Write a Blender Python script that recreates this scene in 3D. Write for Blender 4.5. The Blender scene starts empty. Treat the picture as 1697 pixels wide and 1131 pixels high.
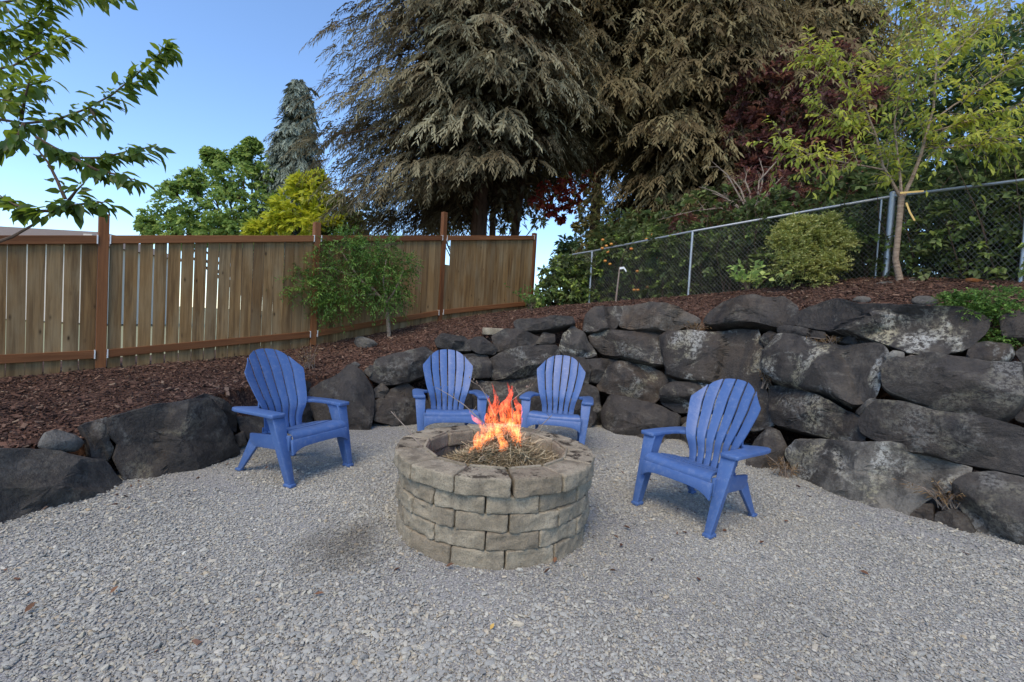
import bpy, bmesh, math, random
import numpy as np
from mathutils import Vector, Matrix, noise

R = math.radians
scene = bpy.context.scene
col = scene.collection

# ------------------------------------------------------------------ camera
# measured from the photograph: 16 mm lens, 1.32 m above the gravel, 2 degrees down, 3.3 degrees of roll
FPX, PITCH, ROLL, EYE = 752.0, R(2.046), R(3.26), 1.317
cp, sp, cr, sr = math.cos(PITCH), math.sin(PITCH), math.cos(ROLL), math.sin(ROLL)
cam_data = bpy.data.cameras.new('camera')
cam_data.sensor_width = 36.0
cam_data.lens = 36.0 * FPX / 1697.0
cam_data.clip_start = 0.05
cam_data.clip_end = 3000.0
cam = bpy.data.objects.new('camera', cam_data)
col.objects.link(cam)
Rv, Uv, Fv = Vector((1, 0, 0)), Vector((0, sp, cp)), Vector((0, cp, -sp))
rgt, upv, bck = Rv * cr + Uv * sr, Uv * cr - Rv * sr, -Fv
cam.matrix_world = Matrix(((rgt.x, upv.x, bck.x, 0), (rgt.y, upv.y, bck.y, 0), (rgt.z, upv.z, bck.z, EYE), (0, 0, 0, 1)))
scene.camera = cam

# ------------------------------------------------------------------ sky and sun
SUN_AZ, SUN_EL = R(200.0), R(54.0)
world = bpy.data.worlds.new('World')
scene.world = world
world.use_nodes = True
wn = world.node_tree
wn.nodes.clear()
wo = wn.nodes.new('ShaderNodeOutputWorld')
wb = wn.nodes.new('ShaderNodeBackground')
sky = wn.nodes.new('ShaderNodeTexSky')
sky.sky_type = 'NISHITA'
sky.sun_disc = False
sky.sun_elevation = SUN_EL
sky.sun_rotation = SUN_AZ
sky.air_density = 1.0
sky.dust_density = 0.0
sky.ozone_density = 5.5
wb.inputs['Strength'].default_value = 0.125
wn.links.new(sky.outputs[0], wb.inputs[0])
wn.links.new(wb.outputs[0], wo.inputs[0])
sun_data = bpy.data.lights.new('sun', 'SUN')
sun_data.energy = 1.5
sun_data.angle = R(36)
sun_data.color = (1.0, 0.82, 0.56)
sun = bpy.data.objects.new('sun', sun_data)
col.objects.link(sun)
SUNDIR = Vector((math.sin(SUN_AZ) * math.cos(SUN_EL), math.cos(SUN_AZ) * math.cos(SUN_EL), math.sin(SUN_EL)))
sun.rotation_euler = SUNDIR.to_track_quat('Z', 'Y').to_euler()
sun.location = (6, 30, 30)

vs = scene.view_settings
vs.view_transform = 'Standard'
vs.look = 'None'
vs.exposure = 1.18
vs.gamma = 1.0
vs.use_curve_mapping = False
try:
    scene.cycles.max_bounces = 8
    scene.cycles.transparent_max_bounces = 16
    scene.cycles.use_denoising = True
    scene.cycles.volume_step_rate = 1.0
except Exception:
    pass


# ------------------------------------------------------------------ measuring helpers
def ray(px, py):
    """Plan direction of a sight line: (X/Y, 1, (Z-eye)/Y)."""
    mx, my = px - 848.5, py - 565.5
    u, v = (mx * cr + my * sr) / FPX, (-mx * sr + my * cr) / FPX
    y, z = cp - sp * v, -sp - cp * v
    return u / y, z / y


def at(px, py, Y):
    a, b = ray(px, py)
    return Vector((a * Y, Y, EYE + b * Y))


def gnd(px, py, z=0.0):
    a, b = ray(px, py)
    Y = (z - EYE) / b
    return Vector((a * Y, Y, z))


# foot of the rock wall in plan: (X/Y, Y)
BASE = [(-6, .5), (-2.2, 1.3), (-1.4, 1.95), (-1.122, 2.515), (-.988, 2.883), (-.862, 3.30), (-.814, 3.336), (-.72, 3.596), (-.594, 4.175), (-.548, 4.463),
        (-.429, 5.29), (-.322, 5.364), (-.2, 5.713), (-.055, 6.003), (.213, 6.248), (.362, 5.847), (.621, 4.667),
        (.83, 3.643), (1.035, 3.302), (1.169, 3.095), (1.6, 2.45), (2.6, 1.55), (6, .7)]
BA = np.array([b[0] for b in BASE])
BY = np.array([b[1] for b in BASE])
BATTER = 0.30


def base_y(a):
    return float(np.interp(a, BA, BY))


def face(px, py, extra=0.0):
    """Point of the (battered) wall face seen at a place in the photograph."""
    a, b = ray(px, py)
    Y = (base_y(a) + extra + BATTER * EYE) / (1 - BATTER * b)
    z = EYE + b * Y
    if z < 0:
        Y = -EYE / b
        z = 0
    return Vector((a * Y, Y, z))


# ------------------------------------------------------------------ object helpers
def tag(o, label=None, cat=None, group=None, kind=None):
    if label: o['label'] = label
    if cat: o['category'] = cat
    if group: o['group'] = group
    if kind: o['kind'] = kind
    return o


def empty(name, loc=(0, 0, 0), rz=0.0):
    o = bpy.data.objects.new(name, None)
    o.empty_display_size = 0.1
    o.location = loc
    o.rotation_euler = (0, 0, rz)
    col.objects.link(o)
    return o


def link_mesh(name, me, mat, parent=None):
    o = bpy.data.objects.new(name, me)
    if mat is not None and not me.materials:
        me.materials.append(mat)
    col.objects.link(o)
    if parent is not None:
        o.parent = parent
        # parts are modelled in the thing's own frame
    return o


def tri_mesh(name, V, T, mat, parent=None, tint=None, smooth=False, sharp=None, local=True):
    """V (n,3), T (m,3) as one mesh. local=False: V is in world space and the parent's location is taken off."""
    V = np.asarray(V, dtype=np.float32)
    T = np.asarray(T, dtype=np.int32)
    if parent is not None and not local:
        m = parent.matrix_basis.inverted()
        M = np.array(m)
        V = V @ M[:3, :3].T.astype(np.float32) + M[:3, 3].astype(np.float32)
    me = bpy.data.meshes.new(name)
    me.vertices.add(len(V))
    me.vertices.foreach_set('co', V.ravel())
    me.loops.add(len(T) * 3)
    me.loops.foreach_set('vertex_index', T.ravel())
    me.polygons.add(len(T))
    me.polygons.foreach_set('loop_start', np.arange(0, len(T) * 3, 3, dtype=np.int32))
    if tint is not None:
        at_ = me.attributes.new('tint', 'FLOAT', 'POINT')
        at_.data.foreach_set('value', np.asarray(tint, dtype=np.float32))
    me.update(calc_edges=True)
    if smooth:
        me.polygons.foreach_set('use_smooth', np.ones(len(T), dtype=bool))
        if sharp:
            me.set_sharp_from_angle(angle=R(sharp))
    return link_mesh(name, me, mat, parent)


class MB:
    """Collects polygons of one part."""
    def __init__(s):
        s.v, s.f = [], []

    def add(s, v, f):
        k = len(s.v)
        s.v += [tuple(p) for p in v]
        s.f += [tuple(i + k for i in q) for q in f]
        return s

    def box(s, c, d, rot=None):
        c = Vector(c)
        h = Vector(d) * .5
        vs_ = []
        for x in (-1, 1):
            for y in (-1, 1):
                for z in (-1, 1):
                    p = Vector((x * h.x, y * h.y, z * h.z))
                    if rot is not None: p = rot @ p
                    vs_.append(c + p)
        return s.add(vs_, [(0, 1, 3, 2), (4, 6, 7, 5), (0, 4, 5, 1), (2, 3, 7, 6), (0, 2, 6, 4), (1, 5, 7, 3)])

    def hexa(s, b, t):
        """four bottom points, four top points (same order)."""
        return s.add(list(b) + list(t), [(3, 2, 1, 0), (4, 5, 6, 7), (0, 1, 5, 4), (1, 2, 6, 5), (2, 3, 7, 6), (3, 0, 4, 7)])

    def tube(s, pts, rad, n=6, cap=True):
        pts = [Vector(p) for p in pts]
        if not hasattr(rad, '__len__'): rad = [rad] * len(pts)
        k = len(s.v)
        ref = None
        for i, p in enumerate(pts):
            d = (pts[min(i + 1, len(pts) - 1)] - pts[max(i - 1, 0)])
            d = d.normalized() if d.length > 1e-9 else Vector((0, 0, 1))
            if ref is None:
                ref = d.orthogonal().normalized()
            x = (ref - d * ref.dot(d))
            x = x.normalized() if x.length > 1e-6 else d.orthogonal().normalized()
            ref = x
            y = d.cross(x)
            for j in range(n):
                a = 2 * math.pi * j / n
                s.v.append(tuple(p + (x * math.cos(a) + y * math.sin(a)) * rad[i]))
        for i in range(len(pts) - 1):
            for j in range(n):
                a, b = k + i * n + j, k + i * n + (j + 1) % n
                s.f.append((a, b, b + n, a + n))
        if cap:
            s.f.append(tuple(k + j for j in range(n))[::-1])
            s.f.append(tuple(k + (len(pts) - 1) * n + j for j in range(n)))
        return s

    def build(s, name, mat, parent=None, smooth=False, sharp=35, bevel=0, seg=2, world=False):
        me = bpy.data.meshes.new(name)
        v = s.v
        if world and parent is not None:
            m = parent.matrix_basis.inverted()
            v = [tuple(m @ Vector(p)) for p in v]
        me.from_pydata(v, [], s.f)
        if bevel:
            bm = bmesh.new()
            bm.from_mesh(me)
            bmesh.ops.remove_doubles(bm, verts=bm.verts, dist=1e-5)
            es = [e for e in bm.edges if len(e.link_faces) == 2 and e.calc_face_angle(0) > R(30)]
            bmesh.ops.bevel(bm, geom=es, offset=bevel, segments=seg, profile=.5, affect='EDGES', clamp_overlap=True)
            bm.to_mesh(me)
            bm.free()
        me.validate()
        me.update()
        if smooth or bevel:
            me.polygons.foreach_set('use_smooth', np.ones(len(me.polygons), dtype=bool))
            me.set_sharp_from_angle(angle=R(sharp))
        return link_mesh(name, me, mat, parent)


# ------------------------------------------------------------------ materials
class NT:
    def __init__(s, name):
        s.m = bpy.data.materials.new(name)
        s.m.use_nodes = True
        s.t = s.m.node_tree
        s.t.nodes.clear()
        s.out = s.n('ShaderNodeOutputMaterial')

    def n(s, kind, **kw):
        x = s.t.nodes.new(kind)
        for k, v in kw.items():
            if k.startswith('_'): setattr(x, k[1:], v)
        return x

    def l(s, a, b):
        s.t.links.new(a, b)

    def set(s, sock, v):
        if isinstance(v, bpy.types.NodeSocket): s.l(v, sock)
        else: sock.default_value = v

    def coord(s, kind='Object'):
        return s.n('ShaderNodeTexCoord').outputs[kind]

    def mapping(s, vec, scale=(1, 1, 1), loc=(0, 0, 0), rot=(0, 0, 0)):
        m = s.n('ShaderNodeMapping')
        s.l(vec, m.inputs['Vector'])
        m.inputs['Scale'].default_value = scale
        s.set(m.inputs['Location'], loc)
        m.inputs['Rotation'].default_value = rot
        return m.outputs[0]

    def noise(s, vec, scale, detail=4, rough=.55, dist=0, out=0):
        x = s.n('ShaderNodeTexNoise')
        s.l(vec, x.inputs['Vector'])
        x.inputs['Scale'].default_value = scale
        x.inputs['Detail'].default_value = detail
        x.inputs['Roughness'].default_value = rough
        x.inputs['Distortion'].default_value = dist
        return x.outputs[out]

    def voro(s, vec, scale, feature='F1', out='Distance', rnd=1):
        x = s.n('ShaderNodeTexVoronoi')
        x.feature = feature
        s.l(vec, x.inputs['Vector'])
        x.inputs['Scale'].default_value = scale
        x.inputs['Randomness'].default_value = rnd
        return x.outputs[out]

    def ramp(s, fac, stops, interp='LINEAR'):
        x = s.n('ShaderNodeValToRGB')
        x.color_ramp.interpolation = interp
        e = x.color_ramp.elements
        while len(e) > 1: e.remove(e[-1])
        e[0].position = stops[0][0]
        c0 = stops[0][1]
        e[0].color = (*c0, 1) if hasattr(c0, '__len__') else (c0, c0, c0, 1)
        for p, c in stops[1:]:
            q = e.new(p)
            q.color = (*c, 1) if hasattr(c, '__len__') else (c, c, c, 1)
        s.l(fac, x.inputs[0])
        return x.outputs[0]

    def mix(s, fac, a, b, mode='MIX'):
        x = s.n('ShaderNodeMix', _data_type='RGBA', _blend_type=mode)
        s.set(x.inputs[0], fac)
        for sk, v in ((x.inputs[6], a), (x.inputs[7], b)):
            if isinstance(v, bpy.types.NodeSocket): s.l(v, sk)
            else: sk.default_value = (*v, 1) if len(v) == 3 else v
        return x.outputs[2]

    def math(s, op, a, b=0.0, clamp=False):
        x = s.n('ShaderNodeMath', _operation=op, _use_clamp=clamp)
        s.set(x.inputs[0], a)
        s.set(x.inputs[1], b)
        return x.outputs[0]

    def attr(s, name, kind='GEOMETRY', out='Fac'):
        x = s.n('ShaderNodeAttribute')
        x.attribute_type = kind
        x.attribute_name = name
        return x.outputs[out]

    def rand(s):
        return s.n('ShaderNodeObjectInfo').outputs['Random']

    def bump(s, h, strength=.5, dist=.01, normal=None):
        x = s.n('ShaderNodeBump')
        x.inputs['Strength'].default_value = strength
        x.inputs['Distance'].default_value = dist
        s.l(h, x.inputs['Height'])
        if normal is not None: s.l(normal, x.inputs['Normal'])
        return x.outputs[0]

    def bsdf(s, colr, rough=.7, normal=None, metal=0.0, spec=.4):
        b = s.n('ShaderNodeBsdfPrincipled')
        if isinstance(colr, bpy.types.NodeSocket): s.l(colr, b.inputs['Base Color'])
        else: b.inputs['Base Color'].default_value = (*colr, 1)
        s.set(b.inputs['Roughness'], rough)
        b.inputs['Metallic'].default_value = metal
        b.inputs['Specular IOR Level'].default_value = spec
        if normal is not None: s.l(normal, b.inputs['Normal'])
        return b.outputs[0]

    def done(s, sh):
        s.l(sh, s.out.inputs['Surface'])
        return s.m


def rnd_vec(t, vec, amount=37.0):
    """shift texture space per object so that copies differ."""
    r = t.rand()
    c = t.n('ShaderNodeCombineXYZ')
    for i, k in enumerate((1.0, 2.3, 3.7)):
        t.l(t.math('MULTIPLY', r, amount * k), c.inputs[i])
    x = t.n('ShaderNodeVectorMath', _operation='ADD')
    t.l(vec, x.inputs[0])
    t.l(c.outputs[0], x.inputs[1])
    return x.outputs[0]


def leaf_mat(name, stops, trans=.42, rough=.5, spec=.3, tcol=None, clump=None):
    t = NT(name)
    c = t.ramp(t.attr('tint'), stops)
    b = t.bsdf(c, rough, spec=spec)
    tr = t.n('ShaderNodeBsdfTranslucent')
    if tcol: t.l(t.mix(.7, c, tcol), tr.inputs[0])
    else: t.l(c, tr.inputs[0])
    m = t.n('ShaderNodeMixShader')
    m.inputs[0].default_value = trans
    t.l(b, m.inputs[1])
    t.l(tr.outputs[0], m.inputs[2])
    return t.done(m.outputs[0])


def plain(name, c, rough=.6, metal=0.0, var=.15, scale=6, bump=0.0, bscale=60):
    t = NT(name)
    v = rnd_vec(t, t.coord())
    n1 = t.noise(v, scale, 5)
    cc = t.mix(n1, tuple(x * (1 - var) for x in c), tuple(min(1, x * (1 + var)) for x in c))
    nb = t.bump(t.noise(v, bscale, 3), bump, .004) if bump else None
    return t.done(t.bsdf(cc, rough, nb, metal))


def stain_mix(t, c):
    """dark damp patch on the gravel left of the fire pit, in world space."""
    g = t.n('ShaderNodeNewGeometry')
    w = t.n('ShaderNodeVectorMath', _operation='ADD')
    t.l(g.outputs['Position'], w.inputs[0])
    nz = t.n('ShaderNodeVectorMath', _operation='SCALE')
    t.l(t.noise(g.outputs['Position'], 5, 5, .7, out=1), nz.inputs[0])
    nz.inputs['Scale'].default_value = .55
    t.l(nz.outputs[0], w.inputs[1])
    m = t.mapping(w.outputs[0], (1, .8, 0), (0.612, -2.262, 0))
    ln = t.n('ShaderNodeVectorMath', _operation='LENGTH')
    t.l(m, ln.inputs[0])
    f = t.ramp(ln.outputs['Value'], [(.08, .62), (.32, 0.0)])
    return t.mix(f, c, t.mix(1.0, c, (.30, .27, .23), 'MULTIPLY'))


def mat_gravel():
    t = NT('gravel_bed')
    v = t.coord()
    big = t.noise(v, .9, 4, .6)
    d = t.voro(v, 120)
    cell = t.voro(v, 120, out='Color')
    d2 = t.voro(v, 260)
    hsv = t.n('ShaderNodeSeparateColor')
    t.l(cell, hsv.inputs[0])
    stone = t.ramp(hsv.outputs[0], [(0, (.20, .20, .20)), (.35, (.29, .29, .29)), (.7, (.38, .38, .37)), (.93, (.44, .42, .37)), (1, (.55, .55, .53))])
    gap = t.ramp(d, [(.3, 1.0), (.75, .55)])
    c = t.mix(1.0, stone, gap, 'MULTIPLY')
    dust = t.ramp(big, [(.45, 0.0), (.68, .55)])
    c = t.mix(dust, c, (.40, .395, .37))
    c = stain_mix(t, c)
    h = t.math('ADD', t.math('MULTIPLY', d, -1.0), t.math('MULTIPLY', d2, -.4))
    return t.done(t.bsdf(c, .85, t.bump(h, .7, .007)))


def mat_pebble():
    t = NT('pebble')
    r = t.rand()
    c = t.ramp(r, [(0, (.25, .25, .255)), (.15, (.33, .335, .34)), (.5, (.39, .39, .385)), (.78, (.44, .435, .42)), (.86, (.49, .46, .39)), (.93, (.52, .51, .48)), (.97, (.44, .37, .28)), (1, (.60, .59, .57))])
    c = t.mix(1.0, c, (.985, .97, .88), 'MULTIPLY')
    c = stain_mix(t, c)
    g = t.n('ShaderNodeNewGeometry')
    damp = t.noise(g.outputs['Position'], .8, 3)
    c = t.mix(t.ramp(damp, [(.35, .35), (.6, 0.0)]), c, t.mix(1.0, c, (.62, .62, .62), 'MULTIPLY'))
    return t.done(t.bsdf(c, .72, t.bump(t.noise(t.coord(), 6, 4), .3, .1)))


def mat_mulch():
    t = NT('bark_mulch')
    v = t.coord()
    d = t.voro(t.mapping(v, (1, 1, 1)), 55, out='Color')
    s = t.n('ShaderNodeSeparateColor')
    t.l(d, s.inputs[0])
    c = t.ramp(s.outputs[0], [(0, (.028, .013, .009)), (.5, (.080, .038, .025)), (.9, (.15, .078, .05)), (1, (.24, .15, .10))])
    n1 = t.noise(v, 40, 6, .7)
    return t.done(t.bsdf(c, .95, t.bump(n1, 1.0, .03)))


def mat_chip():
    t = NT('bark_chip')
    c = t.ramp(t.rand(), [(0, (.030, .014, .010)), (.4, (.085, .040, .026)), (.75, (.155, .076, .048)), (.93, (.22, .125, .085)), (1, (.36, .25, .17))])
    c = t.mix(t.noise(t.coord(), 4, 4), c, t.mix(1.0, c, (.5, .5, .5), 'MULTIPLY'))
    return t.done(t.bsdf(c, .9))


def mat_rock():
    t = NT('dark_basalt')
    v0 = t.coord()
    v = rnd_vec(t, v0)
    lich = t.attr('lichen', 'OBJECT')
    pale = t.attr('pale', 'OBJECT')
    brown = t.attr('brown', 'OBJECT')
    n1 = t.noise(v, 2.2, 7, .6, .5)
    n2 = t.noise(v, 9, 8, .65)
    n3 = t.noise(v, 45, 6, .7)
    base = t.mix(t.ramp(n1, [(.32, 0.0), (.68, 1.0)]), (.016, .0155, .016), (.050, .045, .041))
    base = t.mix(t.ramp(n2, [(.48, 0.0), (.68, .5)]), base, (.082, .072, .062))
    base = t.mix(t.math('MULTIPLY', brown, t.ramp(t.noise(v, 3.1, 5), [(.35, .15), (.62, 1.0)])), base, (.105, .072, .045))
    base = t.mix(t.math('MULTIPLY', pale, t.ramp(t.noise(v, 2.6, 7, .66), [(.40, .12), (.56, 1.0)])), base, (.22, .21, .185))
    # mineral bands along the bedding
    vein = t.noise(t.mapping(v, (1.2, 1.2, 4.5), rot=(.25, .35, 0)), 2.0, 6, .6, .7)
    base = t.mix(t.ramp(vein, [(.57, 0.0), (.65, .22), (.74, 0.0)]), base, (.20, .18, .15))
    # dark damp runs
    run = t.noise(t.mapping(v, (7, 7, .8)), 1.0, 5, .6)
    base = t.mix(t.ramp(run, [(.5, 0.0), (.62, .55)]), base, (.016, .016, .018))
    # lichen crust: pale crackled patches
    lm = t.ramp(t.noise(v, 2.8, 5, .6, .8), [(.52, 0.0), (.62, 1.0)])
    ls = t.ramp(t.noise(v, 30, 6, .78), [(.45, 0.0), (.53, 1.0)])
    lf = t.math('MULTIPLY', t.math('MULTIPLY', lm, ls), lich, True)
    lc = t.mix(t.ramp(t.noise(v, 4, 3), [(.4, 0.0), (.6, 1.0)]), (.42, .42, .39), (.34, .315, .22))
    base = t.mix(lf, base, lc)
    base = t.mix(t.ramp(t.noise(v, 95, 4, .7), [(.58, 0.0), (.72, .4)]), base, (.13, .12, .105))
    base = t.mix(t.ramp(n3, [(.36, .5), (.55, 0.0)]), base, t.mix(1.0, base, (.35, .34, .33), 'MULTIPLY'))
    h = t.math('ADD', t.math('MULTIPLY', n2, 1.0), t.math('MULTIPLY', n3, .5))
    h = t.math('ADD', h, t.math('MULTIPLY', t.noise(v, 150, 4, .7), .2))
    rough = t.ramp(n2, [(.3, .5), (.7, .8)])
    return t.done(t.bsdf(base, rough, t.bump(h, .9, .03), spec=.4))


def mat_block():
    t = NT('concrete_block')
    v = rnd_vec(t, t.coord())
    n1 = t.noise(v, 5, 6, .6)
    n3 = t.noise(v, 110, 5, .8)
    c = t.mix(t.ramp(n1, [(.3, 0.0), (.7, 1.0)]), (.27, .23, .165), (.48, .42, .315))
    c = t.mix(t.ramp(t.rand(), [(0, .55), (.35, .1), (1, 0.0)]), c, (.20, .155, .105))
    c = t.mix(t.ramp(n3, [(.38, .55), (.52, 0.0)]), c, (.11, .10, .085))
    c = t.mix(t.ramp(n3, [(.6, 0.0), (.75, .5)]), c, (.50, .48, .43))
    damp = t.attr('soil', 'OBJECT')
    g = t.n('ShaderNodeNewGeometry')
    sep = t.n('ShaderNodeSeparateXYZ')
    t.l(g.outputs['Normal'], sep.inputs[0])
    up = t.ramp(sep.outputs[2], [(.6, 0.0), (.9, 1.0)])
    dirt = t.ramp(t.noise(v, 9, 7, .7), [(.50, 0.0), (.57, 1.0)])
    f = t.math('MULTIPLY', t.math('MULTIPLY', up, dirt), damp)
    c = t.mix(f, c, (.035, .026, .019))
    stain = t.ramp(t.noise(t.mapping(v, (6, 6, .9)), 1.6, 6, .7), [(.50, 0.0), (.75, .65)])
    c = t.mix(stain, c, (.09, .075, .058))
    h = t.math('ADD', t.math('MULTIPLY', t.noise(v, 28, 6, .7), 1.0), t.math('MULTIPLY', n3, .7))
    return t.done(t.bsdf(c, .95, t.bump(h, .9, .012), spec=.2))


def mat_wood(name, dark, light, grey, knots=True, gloss=.7):
    t = NT(name)
    r = t.rand()
    v = rnd_vec(t, t.coord(), 11.0)
    g = t.noise(t.mapping(v, (26, 26, 1.3)), 1.0, 7, .65, .8)
    g2 = t.noise(t.mapping(v, (90, 90, 2.5)), 1.0, 4, .6)
    big = t.noise(t.mapping(v, (3, 3, 1.0)), 1.3, 4)
    c = t.mix(t.ramp(g, [(.3, 0.0), (.72, 1.0)]), dark, light)
    c = t.mix(t.math('MULTIPLY', t.ramp(big, [(.4, 0.0), (.7, 1.0)]), .8), c, grey)
    c = t.mix(t.ramp(r, [(0, .75), (.5, 0.0)]), c, t.mix(1.0, c, (.55, .5, .46), 'MULTIPLY'))
    weather = t.noise(t.mapping(v, (14, 14, .7)), 1.0, 5, .7, .4)
    c = t.mix(t.ramp(weather, [(.5, 0.0), (.66, .6)]), c, tuple(x * .55 for x in dark))
    c = t.mix(t.ramp(r, [(.75, 0.0), (1, .35)]), c, light)
    c = t.mix(t.ramp(g2, [(.35, .35), (.5, 0.0)]), c, dark)
    if knots:
        k = t.voro(t.mapping(v, (6.5, .01, 2.6)), 1.0)
        km = t.ramp(k, [(.04, 1.0), (.07, .4), (.12, 0.0)])
        c = t.mix(km, c, tuple(x * .35 for x in dark))
    return t.done(t.bsdf(c, gloss, t.bump(g, .5, .004), spec=.25))


def mat_bark(name, dark, light, bands=False):
    t = NT(name)
    v = t.coord()
    n1 = t.noise(t.mapping(v, (9, 9, 30) if bands else (14, 14, 2.5)), 1.0, 6, .65, .5)
    c = t.mix(t.ramp(n1, [(.3, 0.0), (.7, 1.0)]), dark, light)
    return t.done(t.bsdf(c, .85, t.bump(n1, .8, .02), spec=.2))


M = {}
M['gravel'] = mat_gravel()
M['pebble'] = mat_pebble()
M['mulch'] = mat_mulch()
M['chip'] = mat_chip()
M['rock'] = mat_rock()
M['block'] = mat_block()
M['board'] = mat_wood('weathered_cedar', (.120, .064, .024), (.36, .215, .085), (.30, .225, .125))
M['stained'] = mat_wood('stained_cedar', (.14, .052, .018), (.28, .115, .042), (.21, .09, .036), False)
M['metal'] = plain('galvanised_steel', (.40, .42, .44), .5, .8, .2, 30)
M['wire'] = plain('galvanised_wire', (.16, .165, .165), .6, .3, .2, 30)
M['bracket'] = plain('zinc_bracket', (.72, .72, .70), .5, .3, .1)
M['bark'] = mat_bark('conifer_bark', (.035, .020, .014), (.13, .075, .05))
M['twig'] = mat_bark('twig_bark', (.045, .030, .022), (.13, .09, .065))
M['cherry_bark'] = mat_bark('cherry_bark', (.15, .105, .075), (.36, .28, .21), True)
M['dead_wood'] = mat_bark('dead_wood', (.12, .09, .07), (.34, .28, .23))


def mat_plastic():
    t = NT('blue_plastic')
    v = t.coord()
    n1 = t.noise(v, 4, 5, .6)
    c = t.mix(n1, (.052, .108, .275), (.068, .138, .335))
    dust = t.ramp(t.noise(v, 22, 6, .75), [(.50, 0.0), (.8, .34)])
    c = t.mix(dust, c, (.30, .34, .45))
    rough = t.ramp(n1, [(.3, .38), (.7, .55)])
    return t.done(t.bsdf(c, rough, t.bump(t.noise(t.mapping(v, (8, 8, 90)), 1, 3), .06, .003), spec=.45))


M['plastic'] = mat_plastic()

# ------------------------------------------------------------------ setting: ground, gravel, mulch bank
rng = np.random.default_rng(7)
random.seed(7)


def sheet(name, x0, x1, y0, y1, z, mat):
    o = MB().add([(x0, y0, z), (x1, y0, z), (x1, y1, z), (x0, y1, z)], [(0, 1, 2, 3)]).build(name, mat)
    return tag(o, kind='structure')


def mat_field():
    t = NT('dry_field')
    v = t.coord()
    c = t.mix(t.noise(v, .15, 5), (.30, .27, .17), (.22, .24, .10))
    return t.done(t.bsdf(c, .95))


M['field'] = mat_field()
sheet('ground', -900, 900, -300, 2200, -.06, M['field'])
gravel_sheet = sheet('gravel_yard', -9, 9, -6, 7.6, 0.0, M['gravel'])

# fence posts in plan, from the even spacing of the panels (top of rail, foot of boards)
FT = [-1.0, 0.0, 1.0, 2.0, 3.1]
FENCE = []
for t_ in FT:
    FENCE.append((-4.76 + 1.66 * t_, 5.25 + 1.79 * t_, 2.07 + .443 * t_, {-1.0: .36, 0.0: .51, 1.0: .80, 2.0: 1.28, 3.1: 1.66}[t_]))
CHAIN = [(.95, 10.7, 1.78), (1.66, 10.1, 1.86), (3.17, 8.33, 2.02), (5.42, 6.70, 2.32), (5.80, 5.25, 2.13), (6.1, 3.6, 2.05)]

TOPS = [(-60, 770), (60, 748), (160, 735), (280, 680), (420, 640), (500, 625), (575, 622), (650, 592), (740, 566), (830, 552), (905, 542), (1000, 520),
        (1080, 516), (1180, 522), (1240, 502), (1350, 508), (1480, 505), (1600, 518), (1690, 528), (1760, 530)]
TOPA, TOPZ, TOPY = [], [], []
for q in TOPS:
    f_ = face(*q)
    TOPA.append(f_.x / f_.y); TOPZ.append(f_.z); TOPY.append(f_.y)
ctrl = []
for a_, z_, y_ in zip(TOPA, TOPZ, TOPY):
    Y = y_ + .22
    ctrl.append((a_ * Y, Y, z_ - .03))
for x, y, zt, zb in FENCE: ctrl.append((x, y, zb + .02))
for x, y, z in CHAIN: ctrl.append((x, y, z))
ctrl += [(-3.7, 3.0, .25), (-4.8, 1.5, .25), (-6.5, 1.0, .3), (-9, 3.0, .2), (-8, 8, .2), (-5, 9, .4), (-2, 12, 1.0), (1, 14, 1.6), (4, 12, 1.9),
         (7.5, 8, 2.3), (8, 3, 2.2), (6, 1.5, 1.9), (8, 14, 1.8), (-9, 16, .0), (0, 18, .8), (9, 18, 1.2)]
ctrl = np.array(ctrl)


def tps_fit(P):
    n = len(P)
    d = np.linalg.norm(P[:, None, :2] - P[None, :, :2], axis=-1)
    K = np.where(d > 0, d * d * np.log(d + 1e-12), 0) + np.eye(n) * .02
    Q = np.hstack([np.ones((n, 1)), P[:, :2]])
    A = np.block([[K, Q], [Q.T, np.zeros((3, 3))]])
    return np.linalg.solve(A, np.concatenate([P[:, 2], np.zeros(3)]))


TW = tps_fit(ctrl)


def bank_z(x, y):
    x = np.asarray(x, float); y = np.asarray(y, float)
    d = np.sqrt((x[..., None] - ctrl[:, 0]) ** 2 + (y[..., None] - ctrl[:, 1]) ** 2)
    k = np.where(d > 0, d * d * np.log(d + 1e-12), 0)
    return np.clip(k @ TW[:-3] + TW[-3] + TW[-2] * x + TW[-1] * y, .05, 2.6)


def bank_edge(a):
    """distance (Y) where the bank begins, behind the rocks."""
    return np.interp(a, TOPA, TOPY, left=1e9, right=1e9)


gx = np.arange(-9.0, 9.01, .09)
gy = np.arange(.9, 18.01, .09)
GX, GY = np.meshgrid(gx, gy)
GZ = bank_z(GX, GY)
A_ = GX / GY
by_ = np.interp(A_, BA, BY)
zt_ = np.interp(A_, TOPA, TOPZ)
front = GY < by_ + BATTER * zt_ + .14
GZ = GZ + .012 * np.sin(GX * 9.1 + 1.3 * np.sin(GY * 5)) * np.cos(GY * 7.7 + GX * 2) + rng.normal(0, .006, GX.shape)
GZ = np.where(front, -.35, GZ)
ny, nx = GX.shape
idx = np.arange(nx * ny).reshape(ny, nx)
q = np.stack([idx[:-1, :-1], idx[:-1, 1:], idx[1:, 1:], idx[1:, :-1]], -1).reshape(-1, 4)
keep = GZ.ravel()[q].max(1) > -.3
q = q[keep]
T = np.vstack([q[:, [0, 1, 2]], q[:, [0, 2, 3]]])
bank = tri_mesh('mulch_bank', np.stack([GX, GY, GZ], -1).reshape(-1, 3), T, M['mulch'], smooth=True)
tag(bank, kind='structure')


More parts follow.
